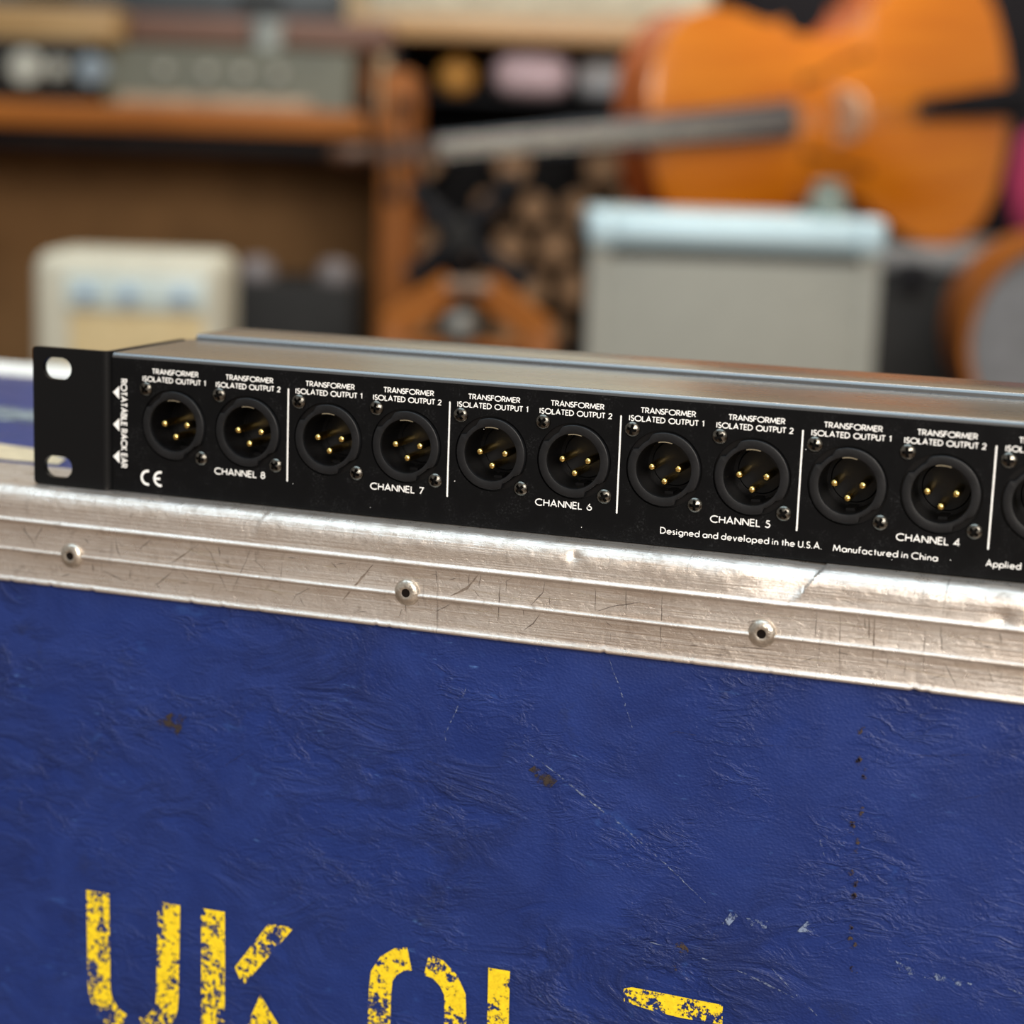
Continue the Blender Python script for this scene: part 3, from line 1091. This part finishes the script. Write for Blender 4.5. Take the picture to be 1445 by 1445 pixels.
def ce(m):
    strip(m, arc(-48.75, 5.35, 2.15, 2.15, 78, 282, 20), .38, FACE)
    strip(m, arc(-44.2, 5.35, 2.15, 2.15, 78, 282, 20), .38, FACE)
    strip(m, [(-46.2, 5.35), (-44.3, 5.35)], .36, FACE)


printed(ce, 'printed_mark', 'white CE mark')


def specks(m):
    for x, z, q in ((55.2, 13.6, .16), (95.4, 3.4, .14), (64, 30, .1), (2, 8, .1), (133, 4, .1), (160, 32, .12), (186, 3, .12), (202, 4.6, .14), (-48, 20, .1), (28, 3, .12)):
        m.poly([FACE(x + q * math.cos(t), z + q * math.sin(t)) for t in (0, 1.2, 2.4, 3.6, 4.9)])


printed(specks, 'dust_specks')['kind'] = 'stuff'
for zc in (31.8, 21.5, 11.2):
    printed(lambda m: m.poly([FACE(-61.2, zc), FACE(-58.95, zc - 2.1), FACE(-58.95, zc + 2.1)]), 'printed_arrow', 'white triangle pointing left')
ROTF = lambda x, z: FACE(-58.4 + z, 36.3 - x)
printed(lambda m: text_strokes(m, 'ROTATABLE RACK EAR', 0, 28.6, 0, 2.3, .4, ROTF, .2, .36), 'printed_text', 'ROTATABLE RACK EAR running downwards in white')


# ------------------------------------------------------------------ the shop behind
def bg_thing(name, label, cat, px, d, z=FLOOR, group=None, extra=0):
    return empty(name, label, cat, base(px, d, z), YAW + extra, group)


def wpx(p, d):
    return p * d / FPX


M['oak'] = wood('orange_oak', (.24, .072, .010), (.38, .125, .02), .5, Specular_IOR_Level=.2)
M['oakz'] = wood('orange_oak_upright', (.20, .062, .011), (.31, .10, .018), .5, 4, 'z', Specular_IOR_Level=.2)
M['dkbrown'] = simple('dark_brown_board', (.21, .115, .048), .7, 0, .25, 5, 0, Specular_IOR_Level=.15)
M['black'] = simple('matte_black', (.007, .007, .009), .55, 0, .3, 20, 0, Specular_IOR_Level=.15)
M['charc'] = simple('charcoal_grey', (.016, .015, .014), .6, 0, .3, 12, 0, Specular_IOR_Level=.2)
M['olive'] = simple('grey_olive_enamel', (.085, .08, .05), .5, 0, .12, 10)
M['creamv'] = simple('cream_vinyl', (.50, .47, .37), .5, 0, .06, 20)
M['tangrille'] = simple('tan_grille_cloth', (.55, .42, .22), .8, 0, .12, 60)
M['palestrip'] = simple('pale_control_strip', (.50, .57, .54), .4, 0, .05, 20)
M['blueknob'] = simple('blue_knob', (.26, .37, .50), .4, 0, .1, 20)
M['silver'] = simple('silver_grey_cloth', (.29, .28, .235), .7, 0, .06, 50)
M['trim'] = simple('bright_trim', (.46, .60, .65), .42, .2, .05, 20)  # sky-blue highlight of the cabinet's metal top edge put into the colour
M['greyk'] = simple('pale_grey_knob', (.42, .41, .35), .4, 0, .1, 20)

# silver grey cabinet in the middle
D = 2.4
x0, x1 = wpx(-207, D), wpx(207, D)
cab = bg_thing('speaker_cabinet', 'tall silver-grey speaker cabinet with a shiny pale top edge, standing behind the rack unit', 'speaker', 1043, D)
zt = hz(1043, 306, D) - FLOOR
MB().box(x0 + .004, x1 - .004, .01, .30, .012, zt - .012, .01).build('cabinet_body', M['charc'], cab)
MB().box(x0 + .022, x1 - .022, -.004, .02, .05, zt - .055, .004).build('grille', M['silver'], cab)
MB().box(x0, x1, -.012, .30, zt - .042, zt, .012, 3).build('top_edging', M['trim'], cab)
for s in (x0, x1 - .026):
    MB().box(s, s + .026, -.008, .02, .02, zt - .02, .006).build('side_edging', M['silver'], cab)
for s in (x0 - .004, x1 - .036):
    MB().box(s, s + .04, -.018, .03, zt - .045, zt + .003, .012, 3).build('corner_cap', M['trim'], cab)
for s in (x0 + .04, x1 - .04):
    m = MB()
    m.lathe([(.02, 0), (.022, .004), (.018, .014)], 16, Matrix.Translation((s, .15, 0)), cap0=True, cap1=True)
    m.build('foot', M['black'], cab)
ctop = cab.location.z + zt
m = MB()
m.lathe([(.02, 0), (.026, .004), (.027, .022), (.018, .032), (.018, .038), (.0205, .039), (.0205, .047), (.002, .048)], 24, cap0=True, cap1=True)
jar = m.build('lidded_jar', simple('pale_glazed_jar', (.17, .20, .17), .3, 0, .1, 20), loc=base(1170, 2.52, ctop), smooth=40)
tag(jar, 'small pale grey-green lidded jar on top of the silver cabinet', 'jar')

# cream amplifier at the left on a trunk
D = 2.25
trunk = bg_thing('storage_case', 'low black trunk under the small cream amplifier', 'trunk', 178, D)
MB().box(-.19, .19, -.03, .30, 0, .30, .008).build('trunk_body', M['black'], trunk)
MB().box(-.195, .195, -.035, .305, .22, .235, .003).build('lid_rim', M['charc'], trunk)
for s in (-.1, .1):
    MB().box(s - .015, s + .015, -.045, -.03, .19, .25, .003).build('latch', M['trim'], trunk)
amp = bg_thing('guitar_amplifier', 'small cream guitar amplifier with tan grille and blue knobs, blurred at the left', 'amplifier', 178, D, FLOOR + .30)
zt = hz(178, 360, D) - amp.location.z
hw = wpx(135, D)
MB().box(-hw, hw, 0, .16, 0, zt, .022, 4).build('cabinet_shell', M['creamv'], amp)
MB().box(-hw + .045, hw - .02, -.006, .02, .03, zt - .07, .004).build('grille', M['tangrille'], amp)
MB().box(-hw + .04, hw - .018, -.008, .02, zt - .066, zt - .026, .003).build('control_panel', M['palestrip'], amp)
for kx in (-60, 0, 75):
    m = MB()
    m.lathe([(.010, 0), (.010, .008), (.008, .014), (.001, .014)], 16, Matrix.Translation((wpx(kx + 5, D), -.008, zt - .046)) @ ROTY, cap0=True)
    m.build('control_knob', M['blueknob'], amp)

# wooden desk on the left
D = 3.0
desk = bg_thing('wooden_desk', 'wide orange-brown wooden desk with dark back panel, filling the left background', 'desk', 250, D)
zb = [hz(250, y, D) - FLOOR for y in (186, 150, 215, 100, 12, 50)]
xl, xr = wpx(-420, D), wpx(285, D)
MB().box(xl, xr, 0, .36, zb[0], zb[1], .004).build('desk_top', M['oak'], desk)
MB().box(xr, xr + wpx(44, D), -.01, .36, 0, hz(555, 100, D) - FLOOR, .004).build('side_panel', M['oakz'], desk)
MB().box(xl - .04, xl, -.01, .36, 0, zb[1], .004).build('side_panel', M['oakz'], desk)
MB().box(xl, xr, .03, .05, zb[2], zb[0], .002).build('apron', M['black'], desk)
MB().box(xl, xr, .33, .35, .03, zb[0], .002).build('back_panel', M['dkbrown'], desk)
MB().box(xl, xr, .18, .34, hz(250, 54, D) - FLOOR, hz(250, 14, D) - FLOOR, .003).build('raised_shelf', wood('red_brown_wood', (.10, .045, .028), (.17, .075, .045), .5), desk)
for xx in (xl + .01, xr - .06):
    MB().box(xx, xx + .03, .29, .34, zb[1], hz(250, 54, D) - FLOOR, .002).build('shelf_support', M['oakz'], desk)
dtop = FLOOR + zb[1]
D2 = 3.06
mix = bg_thing('grey_console', 'long low olive-grey desk console on the wooden desk', 'console', 320, D2, dtop)
zt = hz(320, 68, D2) - dtop
m = MB()
m.prism([(-wpx(172, D2), 0), (wpx(172, D2), 0), (wpx(172, D2), zt), (-wpx(172, D2), zt)], 0, .2)
for v in m.bm.verts:
    if v.co.z > zt / 2:
        v.co.y += .03 if v.co.y < .1 else 0
m.build('console_case', M['olive'], mix, smooth=0)
MB().box(-wpx(150, D2), wpx(120, D2), -.02, .0, 0, .016, .003).build('front_lip', simple('beige_strip', (.36, .26, .17), .5), mix)
for kx in (-90, -30, 20, 70):
    m = MB()
    m.lathe([(.008, 0), (.008, .014), (.001, .014)], 12, Matrix.Translation((wpx(kx, D2), .02, zt * .6)) @ ROTY, cap0=True)
    m.build('control_knob', M['greyk'], mix)
rk = bg_thing('dial_unit', 'dark unit with three pale dials at the left end of the desk', 'audio unit', 60, 3.02, dtop)
zt = hz(60, 56, 3.02) - dtop
MB().box(-.12, .078, 0, .12, 0, zt, .004).build('unit_case', M['charc'], rk)
for kx, r, mt in ((-20, .027, M['greyk']), (24, .014, M['greyk']), (72, .024, simple('blue_grey_dial', (.22, .27, .31), .4))):
    m = MB()
    m.lathe([(r, 0), (r, .01), (r * .85, .016), (.001, .016)], 20, Matrix.Translation((wpx(kx, 3.02), 0, zt * .52)) @ ROTY, cap0=True)
    m.build('dial', mt, rk)
shz = FLOOR + hz(250, 14, 3.0) - FLOOR
bx = bg_thing('wooden_box', 'pale honey-coloured wooden box at the top left, above the dials', 'box', 70, 3.05, dtop + (hz(60, 56, 3.02) - dtop))
zt = hz(70, 12, 3.05) - bx.location.z
MB().box(-wpx(130, 3), wpx(95, 3), 0, .105, 0, zt, .004).build('box_body', wood('honey_wood', (.33, .19, .07), (.48, .30, .12), .5), bx)
MB().box(-wpx(133, 3), wpx(98, 3), -.004, .109, zt - .012, zt, .003).build('box_lid', wood('honey_wood_lid', (.36, .21, .08), (.52, .33, .14), .5), bx)
cup = MB().lathe([(.02, 0), (.024, .003), (.027, .05), (.0255, .05), (.0225, .006), (.001, .005)], 24, cap0=True).build('glass_tumbler', simple('smoky_glass', (.30, .32, .30), .2), loc=base(375, 3.15, FLOOR + zb[1] + hz(320, 68, D2) - dtop), smooth=40)
tag(cup, 'small smoky grey tumbler standing on the olive-grey console', 'cup')
# dark gear on the raised shelf
gx = bg_thing('dark_equipment_case', 'dark blue-grey equipment case on the raised desk shelf, at the top edge', 'equipment case', 240, 3.2, shz)
MB().box(-.30, .28, 0, .12, 0, .06, .006).build('case_body', simple('dark_blue_grey', (.035, .045, .052), .5, 0, .4, 9), gx)
for s in (-.2, .15):
    MB().box(s - .04, s + .04, -.012, 0, .025, .04, .003).build('handle', M['charc'], gx)

# equipment in the knee space
kn = bg_thing('floor_speaker', 'dark grey floor speaker in the knee space under the desk', 'speaker', 415, 2.88)
zt = hz(415, 402, 2.88) - FLOOR
MB().box(-wpx(92, 2.88), wpx(88, 2.88), 0, .26, .01, zt, .01).build('speaker_box', M['charc'], kn)
for kx in (-58, 55):
    m = MB()
    m.lathe([(.028, 0), (.030, .01), (.022, .03), (.001, .036)], 20, Matrix.Translation((wpx(kx, 2.88), .06, zt)), cap0=True)
    m.build('dome_knob', simple('grey_dome', (.16, .14, .14), .4), kn)
    m = MB()
    m.lathe([(.024, .0), (.022, .014)], 12, Matrix.Translation((wpx(kx, 2.88), .13, -.002)), cap0=True, cap1=True)
    m.build('foot', M['black'], kn)

# log rack with wooden top
D = 3.6
rack = bg_thing('log_rack', 'black open shelving rack with a wooden top, holding cut logs', 'rack', 750, D)
zt = [hz(750, y, D) - FLOOR for y in (62, 34, 137, 143, 500, 508)]
xl, xr = wpx(-190, D), wpx(250, D)
MB().box(xl - .09, xr + .03, -.02, .40, zt[0], zt[1], .004).build('rack_top', wood('pale_orange_board', (.40, .22, .09), (.55, .33, .15), .4), rack)
for s in (xl - .02, xr):
    MB().box(s, s + .02, 0, .38, 0, zt[0], .002).build('side_panel', M['black'], rack)
MB().box(xl, xr, .36, .38, 0, zt[0], .002).build('back_panel', M['black'], rack)
MB().box(xl, xr, 0, .36, zt[3] - .004, zt[2], .001).build('shelf', M['black'], rack)
MB().box(xl, xr, 0, .36, zt[5], zt[4], .001).build('shelf', M['black'], rack)
crm = bg_thing('cream_cabinet', 'pale cream cabinet standing on the wooden rack top, cut by the top edge', 'cabinet', 760, 3.66, FLOOR + zt[1])
MB().box(wpx(-245, 3.66), wpx(235, 3.66), 0, .28, 0, .62, .008).build('cabinet_body', M['creamv'], crm)
MB().box(wpx(-238, 3.66), wpx(228, 3.66), -.008, 0, .03, .60, .003).build('front_panel', simple('pale_sage_panel', (.55, .56, .46), .5), crm)

# pale bags on the upper shelf
shelf_z = FLOOR + zt[2]
M['pink'] = simple('pale_pink_cloth', (.72, .52, .54), .8, 0, .15, 14)
M['whitec'] = simple('pale_white_cloth', (.62, .63, .64), .8, 0, .12, 14)


def pillow(name, mat, px, d, z, w_, h_, t_, label, cat, rz=0):
    m = MB()
    rows = []
    for i in range(13):
        u = -1 + 2 * i / 12
        row = []
        for j in range(16):
            t = 2 * PI * j / 16
            k = (1 - abs(u) ** 4) ** .5 * .92 + .02
            ex = lambda q: math.copysign(abs(q) ** .7, q)
            row.append(Vector((u * w_, ex(math.cos(t)) * t_ * k * (1 + .08 * noise.noise(Vector((u * 3, t, 1)))), h_ + ex(math.sin(t)) * h_ * (k if True else 1))))
        rows.append(row)
    zmin = min(p.z for r in rows for p in r)
    for r in rows:
        for p in r:
            p.z -= zmin
    vs = m.grid(rows, closed_v=True)
    m.bm.faces.new(vs[0])
    m.bm.faces.new(vs[-1])
    o = m.build(name, mat, loc=base(px, d, z), smooth=60)
    o.rotation_euler = (0, 0, YAW + rz)
    return tag(o, label, cat)


pillow('cloth_bundle', M['pink'], 745, 3.68, shelf_z, wpx(58, D), wpx(33, D), .07, 'pale pink cloth bundle on the upper rack shelf', 'cloth')
pillow('cloth_bundle', M['whitec'], 862, 3.72, shelf_z, wpx(62, D), wpx(30, D), .07, 'greyish white cloth bundle beside the pink one, next to the cello', 'cloth')
og = MB().lathe([(.001, .0), (.02, .002), (.034, .016), (.038, .034), (.032, .052), (.016, .062), (.006, .066), (.004, .074)], 20, cap1=True).build('orange_gourd', simple('bright_orange_skin', (.62, .28, .05), .5), loc=base(640, 3.66, FLOOR + zt[2]), smooth=60)
tag(og, 'small orange gourd on the upper rack shelf, left of the pink bundle', 'gourd')
# logs
M['logend'] = wood('sawn_log_end', (.17, .09, .042), (.30, .175, .09), .8, 6)
M['bark'] = simple('brown_bark', (.05, .028, .015), .9, 0, .4, 30, .003)


def log_mesh(r):
    m = MB()
    m.lathe([(r * (1 + .03 * math.sin(5 * h)), h) for h in (0, .1, .2, .3)], 14, Matrix.Rotation(rad(-90), 4, 'X'), cap1=True,
            rfun=lambda q, t: q * (1 + .03 * math.sin(3 * t + r * 900)))
    return m


protos = []
for r in (.030, .033, .036):
    o = log_mesh(r).build('log', M['bark'], smooth=50)
    e = MB()
    e.lathe([(r * .99, -.001), (r * .9, -.004), (.001, -.004)], 14, Matrix.Rotation(rad(-90), 4, 'X'), rfun=lambda q, t: q * (1 + .03 * math.sin(3 * t + r * 900)))
    e.build('sawn_end', M['logend'], o, smooth=0)
    protos.append((o, r, [False]))
lz = FLOOR + zt[4]
row = 0
z = lz
rowh = .078
while z < FLOOR + zt[3] - .082:
    x = xl + .045 + (0.043 if row % 2 else 0)
    while x < xr - .042:
        if random.random() < .78 or row == 0:
            o, r, usedf = random.choice(protos)
            c = copy_tree(o) if usedf[0] else o
            usedf[0] = True
            hz_ = z + r * 1.06 + .001
            R_ = Matrix.Rotation(YAW, 4, 'Z')
            p = Vector(rack.location) + R_ @ Vector((x, .03 + random.uniform(-.015, .02), 0))
            c.location = (p.x, p.y, hz_)
            c.rotation_euler = (0, random.uniform(0, 0), YAW)
            tag(c, 'round cut log in the dark stack in the rack', 'log', 'cut logs stacked in the black rack')
        x += .086
    z += rowh
    row += 1

# black stand in front of the logs
D = 2.6
st = bg_thing('instrument_stand', 'black folding instrument stand with spread arms, in front of the logs', 'stand', 652, D)
zc = hz(650, 330, D) - FLOOR


def pt(px, py, y=0):
    return Vector((wpx(px - 652, D), y, hz(650, py, D) - FLOOR))


MB().tube([(0, 0, .12), pt(652, 335)], .011).build('pole', M['black'], st)
for (px, py) in ((590, 278), (720, 262), (585, 395), (745, 400)):
    e_ = pt(px, py)
    MB().tube([pt(652, 335), e_, e_ + Vector((0, -.05, .012))], [.016, .013, .010]).build('arm', M['black'], st)
MB().lathe([(.02, -.02), (.026, 0), (.02, .02)], 16, Matrix.Translation(pt(652, 335)) @ ROTY, cap0=True, cap1=True).build('hub', M['charc'], st)
for t in (90, 210, 330):
    e_ = Vector((.14 * math.cos(rad(t)), .14 * math.sin(rad(t)), .009))
    MB().tube([(0, 0, .22), e_], .009).build('leg', M['black'], st)
# trestle with sloping boards
D = 2.38
tr = bg_thing('wooden_trestle', 'light orange wooden trestle with two sloping legs and a grey knob', 'trestle', 665, D)
P_ = lambda px, py, y=0: Vector((wpx(px - 665, D), y, hz(665, py, D) - FLOOR))
for s in (-1, 1):
    top_, bot = Vector((s * wpx(22, D), 0, P_(0, 405).z)), Vector((s * .2, 0, 0))
    top_ += Vector((0, 0, 0))
    midp = Vector((s * wpx(110, D), 0, P_(0, 470).z))
    hw = .022
    m = MB()
    m.tube([top_, midp], .025, 4)
    m.build('sloping_board', M['oak'], tr, smooth=0)
    m = MB()
    m.box(s * wpx(105, D) - .018, s * wpx(105, D) + .018, -.018, .018, 0, P_(0, 466).z, .003)
    m.build('leg', M['oakz'], tr)
MB().box(-wpx(34, D), wpx(34, D), -.03, .03, P_(0, 412).z, P_(0, 398).z, .004).build('cap_block', simple('dusty_brown_block', (.20, .13, .09), .7), tr)
MB().box(-wpx(110, D), wpx(110, D), -.012, .012, P_(0, 500).z, P_(0, 484).z, .003).build('cross_rail', M['oak'], tr)
m = MB()
m.lathe([(.022 * math.sin(rad(t)) + .0005, -.022 * math.cos(rad(t))) for t in range(0, 181, 20)], 16, Matrix.Translation((-.008, -.03, P_(0, 464).z)))
m.build('grey_knob', simple('grey_metal_knob', (.14, .135, .12), .4), tr, smooth=60)
MB().tube([(-.008, -.028, P_(0, 470).z), (-.008, 0, P_(0, 492).z)], .006).build('knob_stem', M['charc'], tr)

# cello
D = 3.15
M['varnish'] = None
a = N('orange_varnish')
v = a.noise(a.mapping((1.5, 8, 14)), 4, 4, .6)
M['varnish'] = a.set(a.ramp(v, [(.3, (.52, .13, .002)), (.7, (.68, .205, .005))]), .30, 0, None, Coat_Weight=.35, Coat_Roughness=.16)
M['varnish_dk'] = simple('red_brown_varnish', (.42, .085, .012), .25, 0, .2, 10)
M['neckwood'] = simple('dark_neck_wood', (.07, .028, .012), .4)
ctr = at(1142, 163, D)
cello = empty('cello', 'glossy orange cello lying on its side, neck pointing left, on the dark road case', 'cello', ctr, rot=(0, 0, YAW))
cello.rotation_euler = (Matrix.Rotation(YAW + rad(22), 3, 'Z') @ Matrix.Rotation(rad(-6.2), 3, 'Y')).to_euler()
S0 = -.325      # top block, relative to bridge


def half(s):
    """half width at distance s from neck end; 0..0.75"""
    K = [(0, .0), (.004, .05), (.02, .098), (.05, .138), (.09, .162), (.13, .169), (.18, .163), (.23, .145), (.262, .140), (.275, .146), (.285, .128), (.32, .118), (.36, .115), (.40, .118), (.435, .134), (.452, .160), (.466, .158), (.50, .184), (.55, .208), (.60, .217), (.65, .207), (.69, .180), (.72, .140), (.74, .085), (.748, .04), (.75, .0)]
    for (a_, wa), (b_, wb) in zip(K, K[1:]):
        if s <= b_:
            t = (s - a_) / (b_ - a_)
            return (wa + (wb - wa) * t) * 1.05
    return 0


SS = sorted(set([0, .002, .004, .008, .014, .02] + [.03 + .01 * i for i in range(72)] + [.262, .275, .285, .452, .466, .742, .746, .748, .75]))


BK = .9          # body length factor
def plate_grid(front):
    m = MB()
    rows = []
    for s in SS:
        hwid = half(s) + .0025
        row = []
        for j in range(21):
            t = -1 + j / 10
            arch = .026 * (1 - abs(t) ** 2.4) ** 1.0 * math.sin(PI * min(1, max(0, s / .75))) ** .6
            y = -.058 - arch - .003 if front else .058 + arch + .003
            row.append(Vector((S0 + BK * s, y, hwid * t)))
        rows.append(row)
    m.grid(rows)
    # edge lip
    for sg in (-1, 1):
        e0 = [[Vector((S0 + BK * s, (-.061 if front else .061), sg * (half(s) + .0025))), Vector((S0 + BK * s, (-.055 if front else .055), sg * (half(s) + .0025))), Vector((S0 + BK * s, (-.055 if front else .055), sg * half(s) * .98))] for s in SS]
        m.grid(e0)
    return m


plate_grid(True).build('top_plate', M['varnish'], cello, smooth=50)
plate_grid(False).build('back_plate', M['varnish_dk'], cello, smooth=50)
m = MB()
for sg in (-1, 1):
    m.grid([[Vector((S0 + BK * s, y, sg * (half(s) - .001))) for y in (-.056, 0, .056)] for s in SS])
m.build('ribs', M['varnish_dk'], cello, smooth=50)
# f holes
for sg in (-1, 1):
    m = MB()
    pts = []
    for k in range(17):
        t = -1 + k / 8
        pts.append((t * .062 + .0, sg * (.075 + .012 * math.sin(t * PI / 2) * 1.4)))
    rows = []
    for k, (xx, zz) in enumerate(pts):
        wd = .0035 + (.004 if k in (0, 1, 15, 16) else 0)
        yy = -.058 - .026 * (1 - (abs(zz) / half((xx - S0) / BK)) ** 2.4) * math.sin(PI * (xx - S0) / .675) ** .6 - .0045
        rows.append([Vector((xx, yy, zz - wd)), Vector((xx, yy, zz + wd))])
    m.grid(rows)
    m.build('f_hole', M['black'], cello, smooth=0)
# bridge
m = MB()
m.prism([(-.045, 0), (-.03, 0), (-.02, .02), (.02, .02), (.03, 0), (.045, 0), (.04, .045), (.03, .07), (.01, .083), (-.01, .083), (-.03, .07), (-.04, .045)], -.005, .005)
for v in m.bm.verts:
    v.co = Vector((v.co.y, -.082 - v.co.z, v.co.x))
m.build('bridge', simple('pale_pinkish_maple', (.62, .38, .24), .5), cello, smooth=0)


def bar(xa, xb, ya, yb, wa, wb, th, name, mat, curve=.006):
    m = MB()
    rows = []
    for i in range(9):
        t = i / 8
        x, y, wd = xa + (xb - xa) * t, ya + (yb - ya) * t, wa + (wb - wa) * t
        r = [Vector((x, y - curve * (1 - (k / 3) ** 2), wd * k / 3)) for k in range(-3, 4)]
        r += [Vector((x, y + th, wd * k / 3)) for k in range(3, -4, -1)]
        rows.append(r)
    vs = m.grid(rows, closed_v=True)
    m.bm.faces.new(vs[0])
    m.bm.faces.new(vs[-1])
    return m.build(name, mat, cello, smooth=40)


M['ebony'] = simple('dark_grey_ebony', (.040, .047, .058), .28, 0, .2, 10)
bar(-.69, -.105, -.105, -.138, .016, .031, .012, 'fingerboard', M['ebony'])
bar(-.69, S0 + .01, -.092, -.085, .015, .022, .028, 'neck', M['neckwood'], -.004)
bar(.125, .355, -.135, -.105, .017, .03, .01, 'tailpiece', M['black'])
bar(-.80, -.69, -.070, -.088, .012, .015, .03, 'peg_box', M['neckwood'], 0)
m = MB()
m.tube([Vector((-.805 - .025 * math.cos(a_) * (1 - a_ / 14), -.06 - .025 * math.sin(a_) * (1 - a_ / 14), 0)) for a_ in [k * .5 for k in range(24)]], [.016 - k * .0004 for k in range(24)], 8)
m.build('scroll', M['neckwood'], cello, smooth=50)
for k, xx in enumerate((-.705, -.73, -.755, -.78)):
    sg = 1 if k % 2 else -1
    m = MB()
    m.tube([(xx, -.075, -sg * .02), (xx, -.075, sg * .05)], .004)
    m.lathe([(.003, 0), (.013, .008), (.013, .02), (.004, .028)], 12, Matrix.Translation((xx, -.075, sg * .05)) @ (Matrix.Rotation(0 if sg > 0 else PI, 4, 'X')), cap1=True)
    m.build('tuning_peg', M['black'], cello)
for k in range(4):
    zz = (-.012, -.004, .004, .012)[k]
    m = MB()
    m.tube([(-.69, -.115, zz * .8), (-.001, -.166, zz * 1.3), (.13, -.143, zz)], .0009, 6)
    m.build('string', simple('steel_string', (.5, .48, .45), .3, 1), cello)
m = MB()
m.lathe([(.012, 0), (.014, .012), (.008, .02), (.005, .024), (.005, .11), (.001, .13)], 12, Matrix.Translation((S0 + .675, 0, 0)) @ Matrix.Rotation(rad(90), 4, 'Y'), cap0=True)
m.build('endpin', M['black'], cello)

# bench case carrying the cello
D = 3.08
bn = bg_thing('road_case_bench', 'long dark road case with a grey top rail, under the cello', 'road case', 1330, D)
R3 = cello.rotation_euler.to_matrix()
zt = min((ctr + R3 @ Vector((S0 + BK * s_, yy, -half(s_) - .0028))).z for s_ in SS if s_ > .45 for yy in (-.06, .06)) - FLOOR
MB().box(-.10, .48, 0, .54, .02, zt - .034, .006).build('case_body', M['charc'], bn)
MB().box(-.105, .485, -.006, .546, zt - .034, zt, .005).build('top_rail', simple('dull_grey_rail', (.20, .20, .20), .5), bn)
for s in (-.04, .42):
    MB().box(s - .03, s + .03, .05, .11, 0, .022, .004).build('foot', M['black'], bn)
    MB().box(s - .025, s + .025, -.014, -.004, zt - .07, zt - .02, .003).build('latch', M['black'], bn)
btop = FLOOR + zt

# black speaker behind the cello, magenta cushion, bass drum
D = 4.0
sp_ = bg_thing('equipment_cabinet', 'tall wide black cabinet standing behind the cello', 'cabinet', 1300, 4.06)
D = 4.06
MB().box(-wpx(292, D), wpx(300, D), 0, .45, .0, 1.35, .01).build('cabinet_body', M['black'], sp_)
for xa, xb in ((-286, -4), (4, 294)):
    MB().box(wpx(xa, D), wpx(xb, D), -.018, 0, .06, 1.31, .003).build('door', simple('near_black_door', (.008, .007, .010), .6, 0, .3, 8, 0, Specular_IOR_Level=.12), sp_)
for xa in (-26, 26):
    MB().box(wpx(xa, D) - .005, wpx(xa, D) + .005, -.04, -.018, .6, .74, .002).build('handle', M['charc'], sp_)
cu = pillow('magenta_cushion', simple('magenta_cloth', (.30, .02, .08), .8, 0, .15, 12), 1496, 3.56, btop, .10, .115, .03, 'magenta cushion at the right edge, beside the cello', 'cushion')
D = 2.7
bd = bg_thing('bass_drum', 'wooden-hooped drum with a grey head, cut by the right edge', 'drum', 1535, D, extra=-.1)
R1 = wpx(160, D)
zc = hz(1535, 490, D) - FLOOR
T = Matrix.Translation((0, 0, zc)) @ ROTY
MB().lathe([(R1 - .012, .02), (R1, .024), (R1, -.008), (R1 - .01, -.01)], 40, T).build('front_hoop', M['oak'], bd)
MB().lathe([(R1 - .006, -.01), (R1 - .006, -.28)], 40, T, cap1=True).build('drum_shell', M['oakz'], bd)
MB().lathe([(R1 - .012, .02), (R1 - .016, .012), (.001, .012)], 40, T).build('drum_head', simple('grey_drum_head', (.15, .15, .155), .5), bd, smooth=0)
for sg in (-1, 1):
    MB().tube([(sg * .09, .05, zc - R1 * .8), (sg * .14, -.03, 0.008)], .008).build('leg', M['trim'], bd)
    MB().tube([(sg * .09, .22, zc - R1 * .8), (sg * .14, .28, 0.008)], .008).build('leg', M['trim'], bd)
